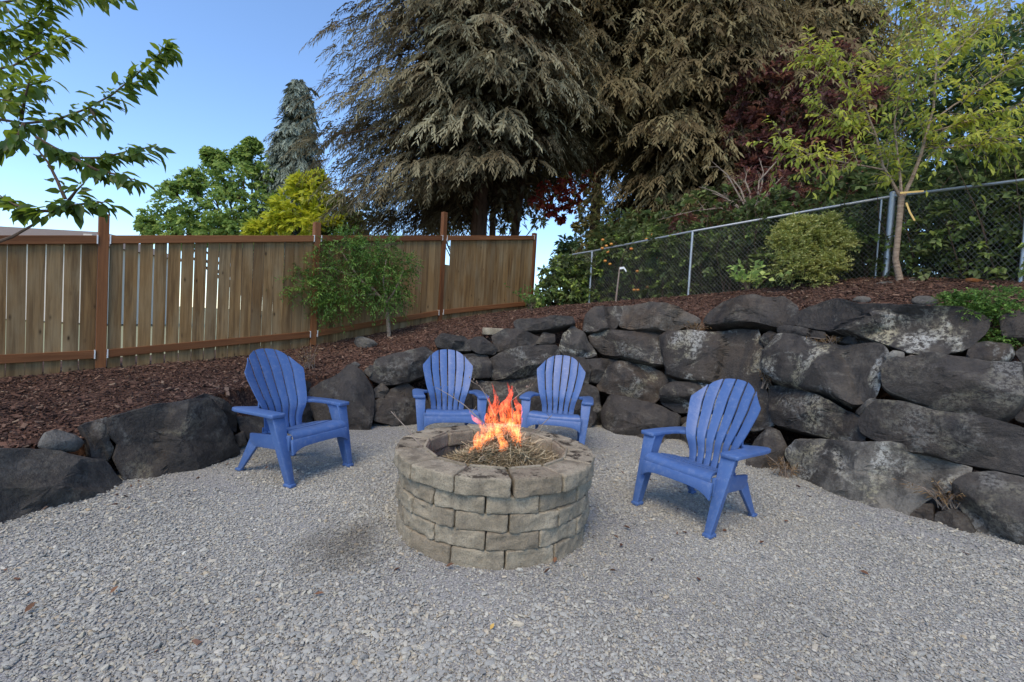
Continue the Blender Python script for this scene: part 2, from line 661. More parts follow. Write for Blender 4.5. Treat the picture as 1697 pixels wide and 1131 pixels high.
# ---- scattered stones and bark chips: instances on points
def pebble_src(name, seed, flat, mat, chip=False):
    r_ = random.Random(seed)
    bm = bmesh.new()
    if chip:
        bmesh.ops.create_cube(bm, size=1.0)
        for v in bm.verts:
            v.co = Vector((v.co.x * 1.0 * r_.uniform(.8, 1.1), v.co.y * .34 * r_.uniform(.6, 1.3), v.co.z * .16 * r_.uniform(.6, 1.3)))
    else:
        bmesh.ops.create_icosphere(bm, subdivisions=1, radius=.5)
        for v in bm.verts:
            k = 1 + r_.uniform(-.17, .17)
            v.co = Vector((v.co.x * k * 1.15, v.co.y * k * r_.uniform(.7, .95), v.co.z * k * flat))
    me = bpy.data.meshes.new(name)
    bm.to_mesh(me); bm.free()
    me.materials.append(mat)
    if not chip:
        me.polygons.foreach_set('use_smooth', np.ones(len(me.polygons), dtype=bool))
        me.set_sharp_from_angle(angle=R(38))
    return bpy.data.objects.new(name, me)


def scatter(name, P, rot, scl, sources, seed, label, cat):
    me = bpy.data.meshes.new(name)
    me.vertices.add(len(P))
    me.vertices.foreach_set('co', P.astype(np.float32).ravel())
    for nm, arr in (('rot', rot), ('scl', scl)):
        a = me.attributes.new(nm, 'FLOAT_VECTOR', 'POINT')
        a.data.foreach_set('vector', arr.astype(np.float32).ravel())
    a = me.attributes.new('pick', 'INT', 'POINT')
    a.data.foreach_set('value', np.random.default_rng(seed).integers(0, len(sources), len(P)).astype(np.int32))
    me.update()
    o = bpy.data.objects.new(name, me)
    col.objects.link(o)
    c = bpy.data.collections.new(name + '_sources')
    for s in sources: c.objects.link(s)
    g = bpy.data.node_groups.new(name + '_scatter', 'GeometryNodeTree')
    g.interface.new_socket('Geometry', in_out='INPUT', socket_type='NodeSocketGeometry')
    g.interface.new_socket('Geometry', in_out='OUTPUT', socket_type='NodeSocketGeometry')
    gi, go = g.nodes.new('NodeGroupInput'), g.nodes.new('NodeGroupOutput')
    ip = g.nodes.new('GeometryNodeInstanceOnPoints')
    ci = g.nodes.new('GeometryNodeCollectionInfo')
    ci.inputs['Collection'].default_value = c
    ci.inputs['Separate Children'].default_value = True
    ci.inputs['Reset Children'].default_value = True

    def named(n, ty):
        x = g.nodes.new('GeometryNodeInputNamedAttribute')
        x.data_type = ty
        x.inputs['Name'].default_value = n
        return [s for s in x.outputs if s.enabled][0]
    L = g.links.new
    L(gi.outputs[0], ip.inputs['Points'])
    L(ci.outputs[0], ip.inputs['Instance'])
    ip.inputs['Pick Instance'].default_value = True
    L(named('pick', 'INT'), ip.inputs['Instance Index'])
    L(named('rot', 'FLOAT_VECTOR'), ip.inputs['Rotation'])
    L(named('scl', 'FLOAT_VECTOR'), ip.inputs['Scale'])
    L(ip.outputs[0], go.inputs[0])
    md = o.modifiers.new('scatter', 'NODES')
    md.node_group = g
    return tag(o, label, cat, kind='stuff')


def clump_noise(P, s, off=0.0):
    x, y = P[:, 0] * s + off, P[:, 1] * s - off
    return (np.sin(x * 1.7 + 1.3 * np.sin(y * 1.1)) + np.sin(y * 2.3 + 1.7 * np.sin(x * .9)) + np.sin(x * 4.1 + y * 3.3 + 2 * np.sin(y * 2.7)) * .6) / 2.6


n_ = 680000
P = np.stack([rng.uniform(-3.6, 4.2, n_), rng.uniform(1.2, 6.5, n_)], -1)
a_ = P[:, 0] / P[:, 1]
ok = (a_ > -1.35) & (a_ < 1.35) & (P[:, 1] < np.interp(a_, BA, BY) + .12)
cn = clump_noise(P, 1.3, 2.0)
dens = np.clip(1.25 - .11 * P[:, 1], .35, 1.0) * np.clip(.80 + .9 * cn, .12, 1)
ok &= rng.uniform(0, 1, n_) < dens
P = P[ok]
n_ = len(P)
size = np.clip(np.exp(rng.normal(math.log(.0087), .42, n_)), .004, .032) * (1 + .28 * clump_noise(P, .8, 5.0)) * np.clip(1.25 - .06 * P[:, 1], .95, 1.2)
Z = size * .16 + rng.uniform(-.002, .004, n_)
P3 = np.column_stack([P, Z])
rot = np.column_stack([rng.normal(0, .24, n_), rng.normal(0, .24, n_), rng.uniform(0, 6.28, n_)])
scl = np.column_stack([size * rng.uniform(.85, 1.35, n_), size * rng.uniform(.75, 1.05, n_), size * rng.uniform(.7, 1.2, n_)])
scatter('gravel', P3, rot, scl, [pebble_src('pebble_%d' % k, k, (.42, .5, .6, .36, .7)[k % 5], M['pebble']) for k in range(5)], 3,
        'loose pale blue-grey crushed gravel covering the yard', 'gravel')

n_ = 190000
Y_ = 2.2 + 9.0 * rng.uniform(0, 1, n_)
P = np.stack([rng.uniform(-1.35, 1.35, n_) * Y_, Y_], -1)
a_ = P[:, 0] / P[:, 1]
ok = (P[:, 1] > np.interp(a_, BA, BY) + BATTER * np.interp(a_, TOPA, TOPZ) + .10) & (P[:, 0] < 6.3) & (P[:, 0] > -6.8)
# keep to the garden side of the two fences
def left_of(P, p, q):
    return (q[0] - p[0]) * (P[:, 1] - p[1]) - (q[1] - p[1]) * (P[:, 0] - p[0]) > 0
ok &= ~left_of(P, (FENCE[0][0], FENCE[0][1] + .15), (FENCE[4][0], FENCE[4][1] + .15))
ok &= (P[:, 0] < .9) | (P[:, 1] < np.interp(P[:, 0], [c[0] for c in CHAIN], [c[1] for c in CHAIN]) + .1)
P = P[ok]
n_ = len(P)
Z = bank_z(P[:, 0], P[:, 1]) + .008
size = np.clip(np.exp(rng.normal(math.log(.026), .45, n_)), .012, .10)
scatter('bark_mulch', np.column_stack([P, Z + rng.uniform(-.004, .012, n_)]),
        np.column_stack([rng.normal(0, .3, n_), rng.normal(0, .35, n_), rng.uniform(0, 6.28, n_)]), np.repeat(size[:, None], 3, 1) * rng.uniform(.7, 1.3, (n_, 3)),
        [pebble_src('bark_chip_%d' % k, 50 + k, 1, M['chip'], True) for k in range(4)], 5,
        'shredded red-brown bark mulch covering the planting bank', 'mulch')


# dead leaf crumbs blown about on the gravel, thickest along the wall and behind the pit
n_ = 5200
P = np.stack([rng.uniform(-3.2, 3.9, n_), rng.uniform(1.6, 6.3, n_)], -1)
a_ = P[:, 0] / P[:, 1]
gap_w = np.interp(a_, BA, BY) - P[:, 1]
want = np.where(gap_w < 0, 0, .03 + .5 * np.exp(-(gap_w / .35) ** 2) + .45 * np.exp(-((P[:, 0] - 1.0) ** 2 + (P[:, 1] - 4.0) ** 2) / .5) + .25 * np.exp(-((P[:, 0] - .55) ** 2 + (P[:, 1] - 2.9) ** 2) / .12))
want *= np.clip(.4 + 1.1 * clump_noise(P, 3.1, 1.0), .05, 1.3)
ok = (rng.uniform(0, 1, n_) < want) & (np.hypot(P[:, 0] + .066, P[:, 1] - 3.012) > .68)
P = P[ok]
n_ = len(P)
size = np.clip(np.exp(rng.normal(math.log(.017), .4, n_)), .008, .04)
scatter('leaf_litter', np.column_stack([P, rng.uniform(.008, .014, n_)]), np.column_stack([rng.normal(0, .3, n_), rng.normal(0, .3, n_), rng.uniform(0, 6.28, n_)]),
        np.repeat(size[:, None], 3, 1) * rng.uniform(.6, 1.4, (n_, 3)), [pebble_src('leaf_crumb_%d' % k, 70 + k, 1, M['chip'], True) for k in range(3)], 8,
        'dark crumbs of dead leaves blown about on the gravel', 'leaf litter')


# ------------------------------------------------------------------ rocks
def smooth_poly(P, n):
    """closed polygon -> n even points, corners slightly rounded."""
    Q = []
    m = len(P)
    for i in range(m):
        a, b, c = P[i - 1], P[i], P[(i + 1) % m]
        Q += [b + (a - b) * .09, b + (c - b) * .09]
    d = [0.0]
    for i in range(len(Q)):
        d.append(d[-1] + (Q[(i + 1) % len(Q)] - Q[i]).length)
    out = []
    for k in range(n):
        s = d[-1] * k / n
        j = next(i for i in range(len(Q)) if d[i + 1] >= s)
        f = (s - d[j]) / max(d[j + 1] - d[j], 1e-9)
        out.append(Q[j].lerp(Q[(j + 1) % len(Q)], f))
    return out


def rock(name, pix, seed, parent=None, tf=None, tb=.34, lichen=.25, pale=0.0, brown=.15, extra=0.0, grow=1.065, bury=0.0, pts=None, amp=1.0, cuts=7, boxy=7.0, nrm=None):
    r_ = random.Random(seed * 7 + 1)
    W = pts if pts is not None else [face(x, y, extra) for x, y in pix]
    if bury:
        for w in W:
            if w.z < .06: w.z -= bury
    C = sum(W, Vector()) / len(W)
    W = [C + (w - C) * grow for w in W]
    small = max((w - C).length for w in W) < .22
    N = 30 if small else 54
    ring = smooth_poly(W, N)
    C = sum(ring, Vector()) / N
    size = sum((w - C).length for w in ring) / N
    if nrm is None:
        nrm = Vector((-C.x * .75, 1.6 - C.y, 0)).normalized()
        nrm = (nrm + Vector((0, 0, .30))).normalized()
    if tf is None: tf = min(.26, size * .55)
    tb = min(tb, size * 1.3)
    fs = (.0, .14, .27, .4, .52, .63, .73, .82, .89, .94, .975, 1.0) if not small else (.0, .3, .58, .82, .95, 1.0)
    bs = (.97, .86, .6, .0)
    V = []
    def put(s, dep):
        for w in ring: V.append(C + (w - C) * max(s, .002) + nrm * dep)
    for s in fs: put(s, tf * (1 - s ** boxy) ** (1 / boxy))
    for s in bs: put(s, -tb * (1 - s ** boxy) ** (1 / boxy))
    # flat broken faces
    for k in range(cuts):
        m = (nrm + Vector((r_.gauss(0, .38), r_.gauss(0, .38), r_.gauss(0, .38)))).normalized()
        nf = len(fs) * N
        d = sorted((V[i] - C).dot(m) for i in range(nf))
        c = d[int(nf * r_.uniform(.55, .9))]
        mn = max(.35, m.dot(nrm))
        for i in range(nf):
            v = V[i]
            e = (v - C).dot(m) - c
            if e > 0:
                # a facet: push the face in, but never behind the outline
                dep = (v - C - (ring[i % N] - C) * max(fs[i // N], .002)).dot(nrm)
                V[i] = v - nrm * min(e / mn * .95, max(0.0, dep - .008))
    off = Vector((seed * 3.1, seed * 1.7, seed * .9))
    k_ = min(1.0, size / .35) * amp
    out = []
    for v in V:
        d = (v - C)
        d = d.normalized() if d.length > 1e-6 else nrm
        p = v + off
        n = .030 * noise.fractal(p * 2.6, 1.0, 2.0, 3) + .020 * noise.fractal(p * 8.0, .9, 2.1, 3)
        st = noise.noise(Vector((p.x * 1.5, p.y * 1.5, p.z * 9 + p.x * 2)))
        n += .012 * (abs(st) - .25)
        n += .010 * noise.noise(p * 23)
        out.append(v + (d * .55 + nrm * .45) * n * k_)
    F = []
    rows = len(fs) + len(bs)
    for i in range(rows - 1):
        for j in range(N):
            a, b = i * N + j, i * N + (j + 1) % N
            F += [(a, b, b + N), (a, b + N, a + N)]
    # object origin at the stone itself
    base = Vector((C.x, C.y, C.z)) if parent is None else Vector()
    Vn = np.array([tuple(v - base) for v in out], dtype=np.float32)
    o = tri_mesh(name, Vn, np.array(F), M['rock'], smooth=True, sharp=32)
    o.location = base
    if parent is not None: o.parent = parent
    o['lichen'] = lichen; o['pale'] = pale; o['brown'] = brown
    return o


def zm(origin, s, pts):
    return [(origin[0] + x / s, origin[1] + y / s) for x, y in pts]


wall = empty('rock_wall')
tag(wall, 'dry-stacked retaining wall of big dark boulders curving round the gravel yard', 'retaining wall')
O7, S7 = (1230, 440), 2.3555
O6, S6 = (940, 440), 3.141
O5, S5 = (440, 330), 2.9
O4, S4 = (0, 330), 2.056
WALL = [
    # right hand section
    (O7, S7, [(205, 195), (290, 160), (380, 130), (450, 150), (640, 158), (840, 165), (950, 205), (940, 250), (860, 325), (800, 332), (760, 352), (640, 335), (500, 285), (380, 262), (220, 237)], dict(lichen=.95, tf=.2)),
    (O6, S6, [(720, 290), (745, 240), (830, 185), (1000, 180), (1110, 165), (1185, 215), (1180, 310), (1080, 325), (960, 310), (800, 325), (730, 305)], dict(lichen=.15, brown=.4)),
    (O7, S7, [(95, 350), (150, 280), (220, 290), (330, 320), (520, 305), (560, 340), (545, 420), (500, 520), (430, 550), (330, 510), (230, 490), (130, 455), (90, 420)], dict(lichen=.85, pale=.1)),
    (O7, S7, [(560, 400), (600, 375), (760, 365), (880, 385), (1040, 390), (1085, 380), (1095, 520), (1050, 570), (1000, 592), (900, 590), (750, 555), (600, 505), (560, 480)], dict(lichen=.3)),
    (O7, S7, [(110, 470), (200, 480), (300, 520), (400, 570), (465, 585), (468, 690), (400, 690), (280, 660), (130, 622), (110, 540)], dict(lichen=.6)),
    (O7, S7, [(475, 610), (530, 530), (620, 540), (760, 578), (900, 600), (1100, 640), (1180, 665), (1180, 830), (1000, 800), (880, 775), (760, 745), (640, 725), (540, 690), (480, 660)], dict(lichen=.25, tf=.2)),
    (O7, S7, [(185, 740), (230, 690), (330, 690), (450, 700), (600, 700), (700, 740), (850, 780), (890, 800), (840, 840), (780, 885), (700, 920), (620, 960), (550, 968), (480, 940), (370, 882), (290, 875), (250, 830)], dict(lichen=.9, pale=.75, tf=.2, bury=.06)),
    (O7, S7, [(840, 870), (890, 815), (980, 812), (1100, 838), (1200, 870), (1200, 1120), (1100, 1092), (930, 1045), (850, 940)], dict(lichen=.3, pale=.2, bury=.06)),
    (O7, S7, [(745, 1000), (760, 965), (830, 950), (880, 980), (918, 1030), (870, 1042), (800, 1022)], dict(lichen=.1, bury=.03)),
    (O7, S7, [(655, 960), (700, 930), (745, 930), (750, 985), (690, 985)], dict(lichen=.1, brown=.5, bury=.03)),
    (O6, S6, [(920, 1060), (970, 930), (1050, 845), (1110, 870), (1165, 990), (1110, 1045), (1000, 1075)], dict(lichen=.2, bury=.05)),
    (O7, S7, [(880, 360), (890, 310), (950, 300), (1050, 310), (1062, 350), (1020, 380), (900, 390)], dict(lichen=.9, brown=.5, boxy=2.4, cuts=1)),
    (O7, S7, [(1005, 200), (1060, 180), (1180, 200), (1180, 290), (1020, 282)], dict(lichen=.3, brown=.3)),
    (O7, S7, [(1062, 340), (1100, 315), (1180, 325), (1180, 400), (1092, 382)], dict(lichen=.3)),
    (O7, S7, [(1095, 410), (1190, 405), (1190, 640), (1060, 600), (1100, 520)], dict(lichen=.2, extra=.12)),
    (O7, S7, [(140, 246), (180, 240), (320, 262), (322, 288), (140, 270)], dict(lichen=.1, tf=.08)),
    (O7, S7, [(65, 292), (105, 255), (140, 268), (140, 300), (90, 322)], dict(lichen=.7)),
    (O7, S7, [(340, 300), (430, 272), (500, 290), (540, 312), (430, 318)], dict(lichen=.1, extra=.1)),
    (O7, S7, [(440, 575), (500, 520), (530, 525), (475, 600)], dict(lichen=.3, pale=.4)),
    (O7, S7, [(470, 690), (540, 700), (470, 700), (440, 695)], dict(lichen=.2, brown=.5)),
    # middle section
    (O6, S6, [(272, 245), (300, 213), (450, 213), (580, 230), (680, 275), (688, 300), (600, 322), (560, 347), (440, 352), (330, 342), (273, 312)], dict(lichen=.2, brown=.85, pale=.25)),
    (O6, S6, [(82, 340), (95, 260), (140, 225), (292, 215), (275, 290), (250, 332), (150, 352)], dict(lichen=.9, brown=.25)),
    (O5, S5, [(1408, 725), (1430, 650), (1478, 612), (1530, 650), (1590, 745), (1560, 762), (1450, 765)], dict(lichen=1.0, pale=.15)),
    (O6, S6, [(120, 370), (200, 348), (480, 355), (502, 400), (500, 500), (520, 522), (420, 522), (300, 492), (200, 472), (140, 420)], dict(lichen=.5, brown=.3)),
    (O6, S6, [(490, 380), (540, 358), (700, 365), (900, 343), (985, 345), (1012, 480), (990, 602), (800, 612), (600, 597), (530, 572), (500, 450)], dict(lichen=.75, tf=.2, brown=.35)),
    (O6, S6, [(165, 620), (210, 540), (270, 510), (420, 520), (490, 560), (525, 602), (500, 660), (450, 717), (330, 702), (230, 677), (165, 647)], dict(lichen=.6, brown=.5)),
    (O6, S6, [(70, 500), (200, 488), (262, 500), (220, 570), (160, 612), (85, 602)], dict(lichen=.3)),
    (O6, S6, [(490, 650), (540, 620), (680, 613), (800, 625), (850, 650), (810, 742), (720, 757), (580, 767), (500, 722)], dict(lichen=.75)),
    (O6, S6, [(180, 780), (230, 688), (350, 705), (480, 740), (580, 790), (575, 840), (592, 900), (560, 952), (450, 932), (300, 882), (200, 832)], dict(lichen=.2, bury=.05)),
    (O6, S6, [(60, 610), (160, 650), (182, 780), (185, 825), (60, 840), (20, 720)], dict(lichen=.25, bury=.04)),
    (O6, S6, [(568, 870), (620, 830), (720, 790), (840, 800), (860, 960), (760, 1000), (660, 990), (590, 962), (578, 910)], dict(lichen=.4, pale=.85, bury=.04)),
    (O6, S6, [(582, 800), (640, 780), (700, 785), (640, 832), (590, 830)], dict(lichen=.3, extra=.05)),
    (O6, S6, [(505, 590), (515, 525), (555, 580), (600, 605), (530, 618)], dict(lichen=.3, extra=.05)),
    (O6, S6, [(840, 640), (1010, 610), (1060, 690), (1080, 830), (960, 860), (850, 760)], dict(lichen=.3)),
    (O6, S6, [(1000, 470), (1045, 430), (1080, 560), (1040, 640), (995, 600)], dict(lichen=.3, brown=.4, extra=.12)),
    # low section behind the fire
    (O5, S5, [(1195, 590), (1220, 577), (1470, 569), (1482, 608), (1350, 631), (1210, 633)], dict(lichen=.15, tf=.1)),
    (O5, S5, [(818, 680), (850, 648), (960, 665), (987, 730), (900, 727), (830, 712)], dict(lichen=.2)),
    (O5, S5, [(962, 682), (1040, 663), (1112, 720), (1100, 747), (1020, 747), (985, 722)], dict(lichen=.15)),
    (O5, S5, [(1093, 660), (1160, 625), (1260, 640), (1322, 665), (1300, 702), (1200, 722), (1110, 737)], dict(lichen=.2, brown=.3)),
    (O5, S5, [(1300, 692), (1335, 640), (1392, 650), (1392, 692), (1330, 708)], dict(lichen=.2, brown=.5)),
    (O5, S5, [(1080, 770), (1150, 738), (1392, 706), (1408, 740), (1397, 802), (1340, 842), (1240, 857), (1100, 872), (1078, 830)], dict(lichen=.45, brown=.2)),
    (O5, S5, [(925, 752), (1060, 748), (1088, 800), (1082, 862), (980, 865), (935, 805)], dict(lichen=.2)),
    (O5, S5, [(503, 862), (540, 770), (620, 753), (760, 722), (818, 760), (772, 802), (765, 852), (640, 892), (560, 892)], dict(lichen=.25)),
    (O5, S5, [(520, 1062), (600, 920), (680, 888), (742, 930), (800, 1000), (790, 1062), (640, 1078)], dict(lichen=.2, brown=.3, bury=.04)),
    (O5, S5, [(770, 860), (900, 850), (985, 870), (985, 1060), (800, 1062), (790, 960)], dict(lichen=.2, bury=.04)),
    (O5, S5, [(985, 872), (1080, 880), (1160, 870), (1180, 960), (1150, 1060), (990, 1062)], dict(lichen=.3, bury=.04)),
    (O5, S5, [(1165, 875), (1330, 850), (1400, 840), (1420, 930), (1380, 1050), (1190, 1062), (1180, 960)], dict(lichen=.3, bury=.04)),
    (O5, S5, [(1395, 800), (1420, 760), (1530, 770), (1560, 830), (1545, 920), (1420, 930)], dict(lichen=.3)),
    (O5, S5, [(1420, 935), (1560, 925), (1590, 1060), (1540, 1110), (1390, 1060)], dict(lichen=.3, bury=.04)),
    (O5, S5, [(513, 920), (560, 883), (594, 915), (577, 952), (520, 957)], dict(lichen=.5, pale=.35, brown=.4, boxy=2.4)),
    (O5, S5, [(508, 980), (560, 950), (592, 980), (550, 1037), (513, 1042)], dict(lichen=.3, brown=.3)),
    (O5, S5, [(198, 925), (280, 880), (340, 860), (400, 798), (462, 840), (512, 920), (518, 990), (492, 1092), (400, 1104), (260, 1104), (230, 1050), (205, 1000)], dict(lichen=.2, bury=.05)),
    (O5, S5, [(133, 900), (180, 868), (222, 890), (192, 932), (150, 922)], dict(lichen=.2)),
    (O5, S5, [(60, 930), (150, 918), (212, 1000), (242, 1100), (170, 1104), (90, 1080)], dict(lichen=.2, bury=.04)),
    (O5, S5, [(470, 830), (505, 795), (525, 815), (500, 860)], dict(lichen=.2, brown=.4)),
    (O5, S5, [(408, 795), (430, 783), (458, 797), (440, 812)], dict(lichen=.3, pale=.4, tf=.06)),
]
# soil pockets show between the stones
for k, (o_, s_, pts_, kw) in enumerate(WALL):
    rock('boulder', zm(o_, s_, pts_), k + 1, wall, **kw)

# free-lying boulders that edge the left side
EDGE = [
    ('boulder', [(-110, 850), (60, 853), (180, 858), (280, 880), (340, 890), (408, 940), (380, 975), (300, 1002), (150, 1062), (40, 1112), (-90, 1150)], 'long dark grey boulder with a sloping top cut by the left picture edge', dict(lichen=.1, tf=.14, tb=.5, bury=.08, extra=.06, pale=.15)),
    ('boulder', [(368, 745), (450, 723), (530, 698), (700, 678), (760, 740), (818, 850), (740, 882), (600, 932), (500, 962), (430, 947), (380, 880), (400, 840), (363, 800)], 'broad flat-faced black boulder with a tan left edge beside the left chair', dict(lichen=.25, brown=.1, tf=.2, bury=.06)),
    ('boulder', [(272, 765), (370, 742), (370, 830), (388, 852), (372, 900), (310, 892), (298, 820)], 'narrow grey rock wedged behind the left edge of the flat-faced boulder', dict(lichen=.3, brown=.3, extra=.06)),
    ('boulder', [(650, 684), (700, 662), (770, 690), (808, 730), (808, 800), (770, 775), (740, 722)], 'grey rock peeking out behind the top right of the flat-faced boulder', dict(lichen=.2, extra=.12)),
    ('boulder', [(800, 740), (890, 740), (960, 800), (950, 850), (880, 850), (815, 790)], 'low dark rock half hidden behind the left blue chair', dict(lichen=.15, extra=.12, bury=.03)),
    ('small_stone', [(798, 806), (830, 788), (842, 830), (815, 848)], 'small tan stone at the right end of the flat-faced boulder', dict(lichen=.2, brown=1.0, pale=.3, boxy=2.3, cuts=1)),
    ('small_stone', [(128, 840), (150, 795), (190, 783), (260, 803), (292, 830), (262, 862), (150, 866)], 'smooth oval pale grey stone on the mulch above the left boulder', dict(lichen=.4, pale=.7, boxy=2.2, cuts=1, extra=.05, amp=.5)),
]
for k, (nm, pts_, lb, kw) in enumerate(EDGE):
    kw.setdefault('grow', 1.0)
    o = rock(nm, zm(O4, S4, pts_), 200 + k, **kw)
    tag(o, lb, 'stone' if nm == 'small_stone' else 'boulder')

# stones lying on the mulch and on the wall (drawn round their place on the bank)


def loose(px, py, w, h, label, seed, name='small_stone', Y=None, dist=None, **kw):
    """oval stone of w x h photo pixels whose foot is at (px, py)."""
    a, b = ray(px, py)
    if Y is None:
        f = face(px, py)
        Y = f.y + .1
        for k in range(400):
            yy = Y + k * .02
            if float(bank_z(a * yy, yy)) >= EYE + b * yy:
                Y = yy
                break
    c = at(px, py - h * .42, Y)
    s = Y / FPX * .5
    r_ = random.Random(seed)
    pts = []
    for i in range(9):
        t = 2 * math.pi * i / 9
        k = r_.uniform(.86, 1.12)
        pts.append(c + Vector((math.cos(t) * w * s * k, 0, math.sin(t) * h * s * k)))
    o = rock(name, None, seed, pts=pts, tf=min(w, h) * s * .9, tb=min(w, h) * s * .9, boxy=2.2, cuts=kw.pop('cuts', 1), nrm=Vector((-.1, -1, .1)).normalized(), amp=.6, **kw)
    return tag(o, label, 'stone')


loose(1428, 503, 30, 13, 'small cream stone lying on top of the long lichened boulder', 301, lichen=.1, pale=1.0, brown=.8)
loose(1530, 508, 42, 19, 'rounded blue-grey stone on top of the long lichened boulder', 302, lichen=.2, pale=.55)
loose(1523, 482, 48, 20, 'flat dark stone right of the young cherry trunk foot', 303, Y=6.05, lichen=.1, pale=.25)
loose(1573, 476, 36, 18, 'dark rounded stone right of the flat stones by the chain-link fence', 304, Y=6.1, lichen=.1)
loose(1470, 478, 40, 12, 'low grey stone left of the young cherry trunk foot', 305, Y=6.1, lichen=.1, pale=.3)
loose(1548, 476, 14, 11, 'tiny white stone between two dark stones near the chain-link fence', 306, Y=6.02, pale=1.0, lichen=.2)
loose(605, 577, 40, 18, 'pale grey rock half sunk in the mulch near the wooden fence', 307, pale=.5, lichen=.2, cuts=5)
loose(598, 566, 20, 9, 'little whitish rock on top of the half-sunk rock by the fence', 308, pale=1.0, lichen=.1)
for k, (q_, lb) in enumerate([(zm(O7, S7, [(553, 357), (590, 332), (632, 340), (632, 367), (580, 380)]), 'cream pebble tucked in the joint below the long lichened boulder'),
                              (zm(O7, S7, [(620, 368), (660, 349), (692, 358), (650, 378)]), 'flat tan pebble right of the cream pebble in the wall joint')]):
    tag(rock('small_stone', q_, 320 + k, pale=1.0, brown=.9, lichen=.1, boxy=2.2, cuts=1, amp=.5), lb, 'stone')
# half a paver on the low part of the wall
pv = face(816, 550)
o = MB().box((0, 0, .05), (.30, .16, .10), Matrix.Rotation(.15, 3, 'Z')).build('paver', M['block'], bevel=.012)
o.location = (pv.x, pv.y + .18, pv.z - .05)
o['soil'] = .2
tag(o, 'tan concrete paver lying on the low rocks behind the fire', 'paver')

# ------------------------------------------------------------------ fire pit
PX, PY = -.066, 3.012
pit = empty('fire_pit', (PX, PY, 0))
tag(pit, 'round fire pit of stacked tan concrete blocks in the middle of the gravel', 'fire pit')
NB = 13
PH = .0996


def pit_block(r_in, r_out, a0, a1, z0, z1, seed, name, bev=.016, rough=1.0):
    """wedge-shaped wall block with chamfered edges and a rough split outer face. Angles from the camera side, clockwise to the right."""
    r_ = random.Random(seed)
    mid = (a0 + a1) / 2
    nu, nw, nv = 18, 9, 5                         # across, up, deep
    def P(u, w, d):                                # u,w in 0..1 over face, d 0 outer..1 inner
        a = a0 + (a1 - a0) * u
        # straight chord faces, not arcs
        ro = r_out * math.cos((a1 - a0) / 2) / math.cos(a - mid)
        ro = ro * .55 + r_out * .45
        ri = r_in * math.cos((a1 - a0) / 2) / math.cos(a - mid)
        r = ro + (ri - ro) * d
        return Vector((r * math.sin(a), -r * math.cos(a), z0 + (z1 - z0) * w))
    c = P(.5, .5, .5)
    V, idx_, F = [], {}, []
    wu = (a1 - a0) * r_out
    def vert(i, j, k):
        key = (i, j, k)
        if key in idx_: return idx_[key]
        # spacing denser at the edges so that the chamfer reads
        def sp_(t, n, b):
            s = t / n
            if t == 0: return 0.0
            if t == n: return 1.0
            return b + (1 - 2 * b) * (t - 1) / (n - 2)
        u, w, d = sp_(i, nu, bev / wu), sp_(j, nw, bev / (z1 - z0)), sp_(k, nv, bev / (r_out - r_in))
        p = P(u, w, d)
        ex = sum((t == 0 or t == n) for t, n in ((i, nu), (j, nw), (k, nv)))
        if ex >= 2:
            p = p + (c - p).normalized() * bev * (.62 if ex == 2 else .95)
        outer = Vector((math.sin(mid), -math.cos(mid), 0))
        q = p * 1.0 + Vector((seed * 1.31, seed * .77, seed * 2.1))
        if k <= 1:
            n = .009 * noise.fractal(q * 22, .7, 2.2, 4) + .006 * noise.noise(q * 70)
            n -= .006 * noise.fractal(q * 7, 1.0, 2.0, 2)
            p = p + outer * n * rough
        p = p + Vector((0, 0, 1)) * .0025 * noise.noise(q * 21)
        if ex >= 1:
            p = p + (p - c).normalized() * .004 * noise.noise(q * 33)
        V.append(p)
        idx_[key] = len(V) - 1
        return len(V) - 1
    def grid(fn, na, nb, flip):
        for a in range(na):
            for b in range(nb):
                q4 = [fn(a, b), fn(a + 1, b), fn(a + 1, b + 1), fn(a, b + 1)]
                if flip: q4 = q4[::-1]
                F.append(q4)
    grid(lambda a, b: vert(a, b, 0), nu, nw, False)
    grid(lambda a, b: vert(a, b, nv), nu, nw, True)
    grid(lambda a, b: vert(a, 0, b), nu, nv, True)
    grid(lambda a, b: vert(a, nw, b), nu, nv, False)
    grid(lambda a, b: vert(0, a, b), nw, nv, False)
    grid(lambda a, b: vert(nu, a, b), nw, nv, True)
    o = MB().add(V, F).build(name, M['block'], pit, smooth=True, sharp=50)
    return o


da = 2 * math.pi / NB
for row in range(5):
    off = R(-4.0) if row % 2 == 0 else R(9.9)          # joints as seen at the front
    off = {0: R(-7.4), 1: R(-1.5), 2: R(9.6), 3: R(-2.6), 4: R(9.6)}[row]
    if row == 0: off = R(8.6)
    top = row == 4
    ro = (.628, .632, .630, .628, .655)[row]
    ri = .455 if top else .47
    for k in range(NB):
        r_ = random.Random(row * 31 + k)
        gap = r_.uniform(.0035, .007)
        if top and k == 0: gap = .016
        a0 = off + k * da + gap / ro
        a1 = off + (k + 1) * da - r_.uniform(.002, .005) / ro
        dr = r_.uniform(-.007, .007)
        o = pit_block(ri + dr, ro + dr, a0, a1, row * PH + .001 - (.02 if row == 0 else 0), (row + 1) * PH - .0015 + (r_.uniform(0, .005) if top else 0), row * 40 + k + 1, 'cap_block' if top else 'block', bev=.008 if top else .007)
        o['soil'] = (.95 if r_.random() < .5 else .35) if top else .3
        if top:
            # raised lip along the inner edge of the cap
            mid = (a0 + a1) / 2
            w = .455 * math.tan((a1 - a0) / 2) * .93
            m = Matrix.Rotation(mid, 3, 'Z')
            MB().box(m @ Vector((0, -.462, PH * 5 + .004)), (2 * w, .018, .016), m).build('lip', M['block'], o, bevel=.004)

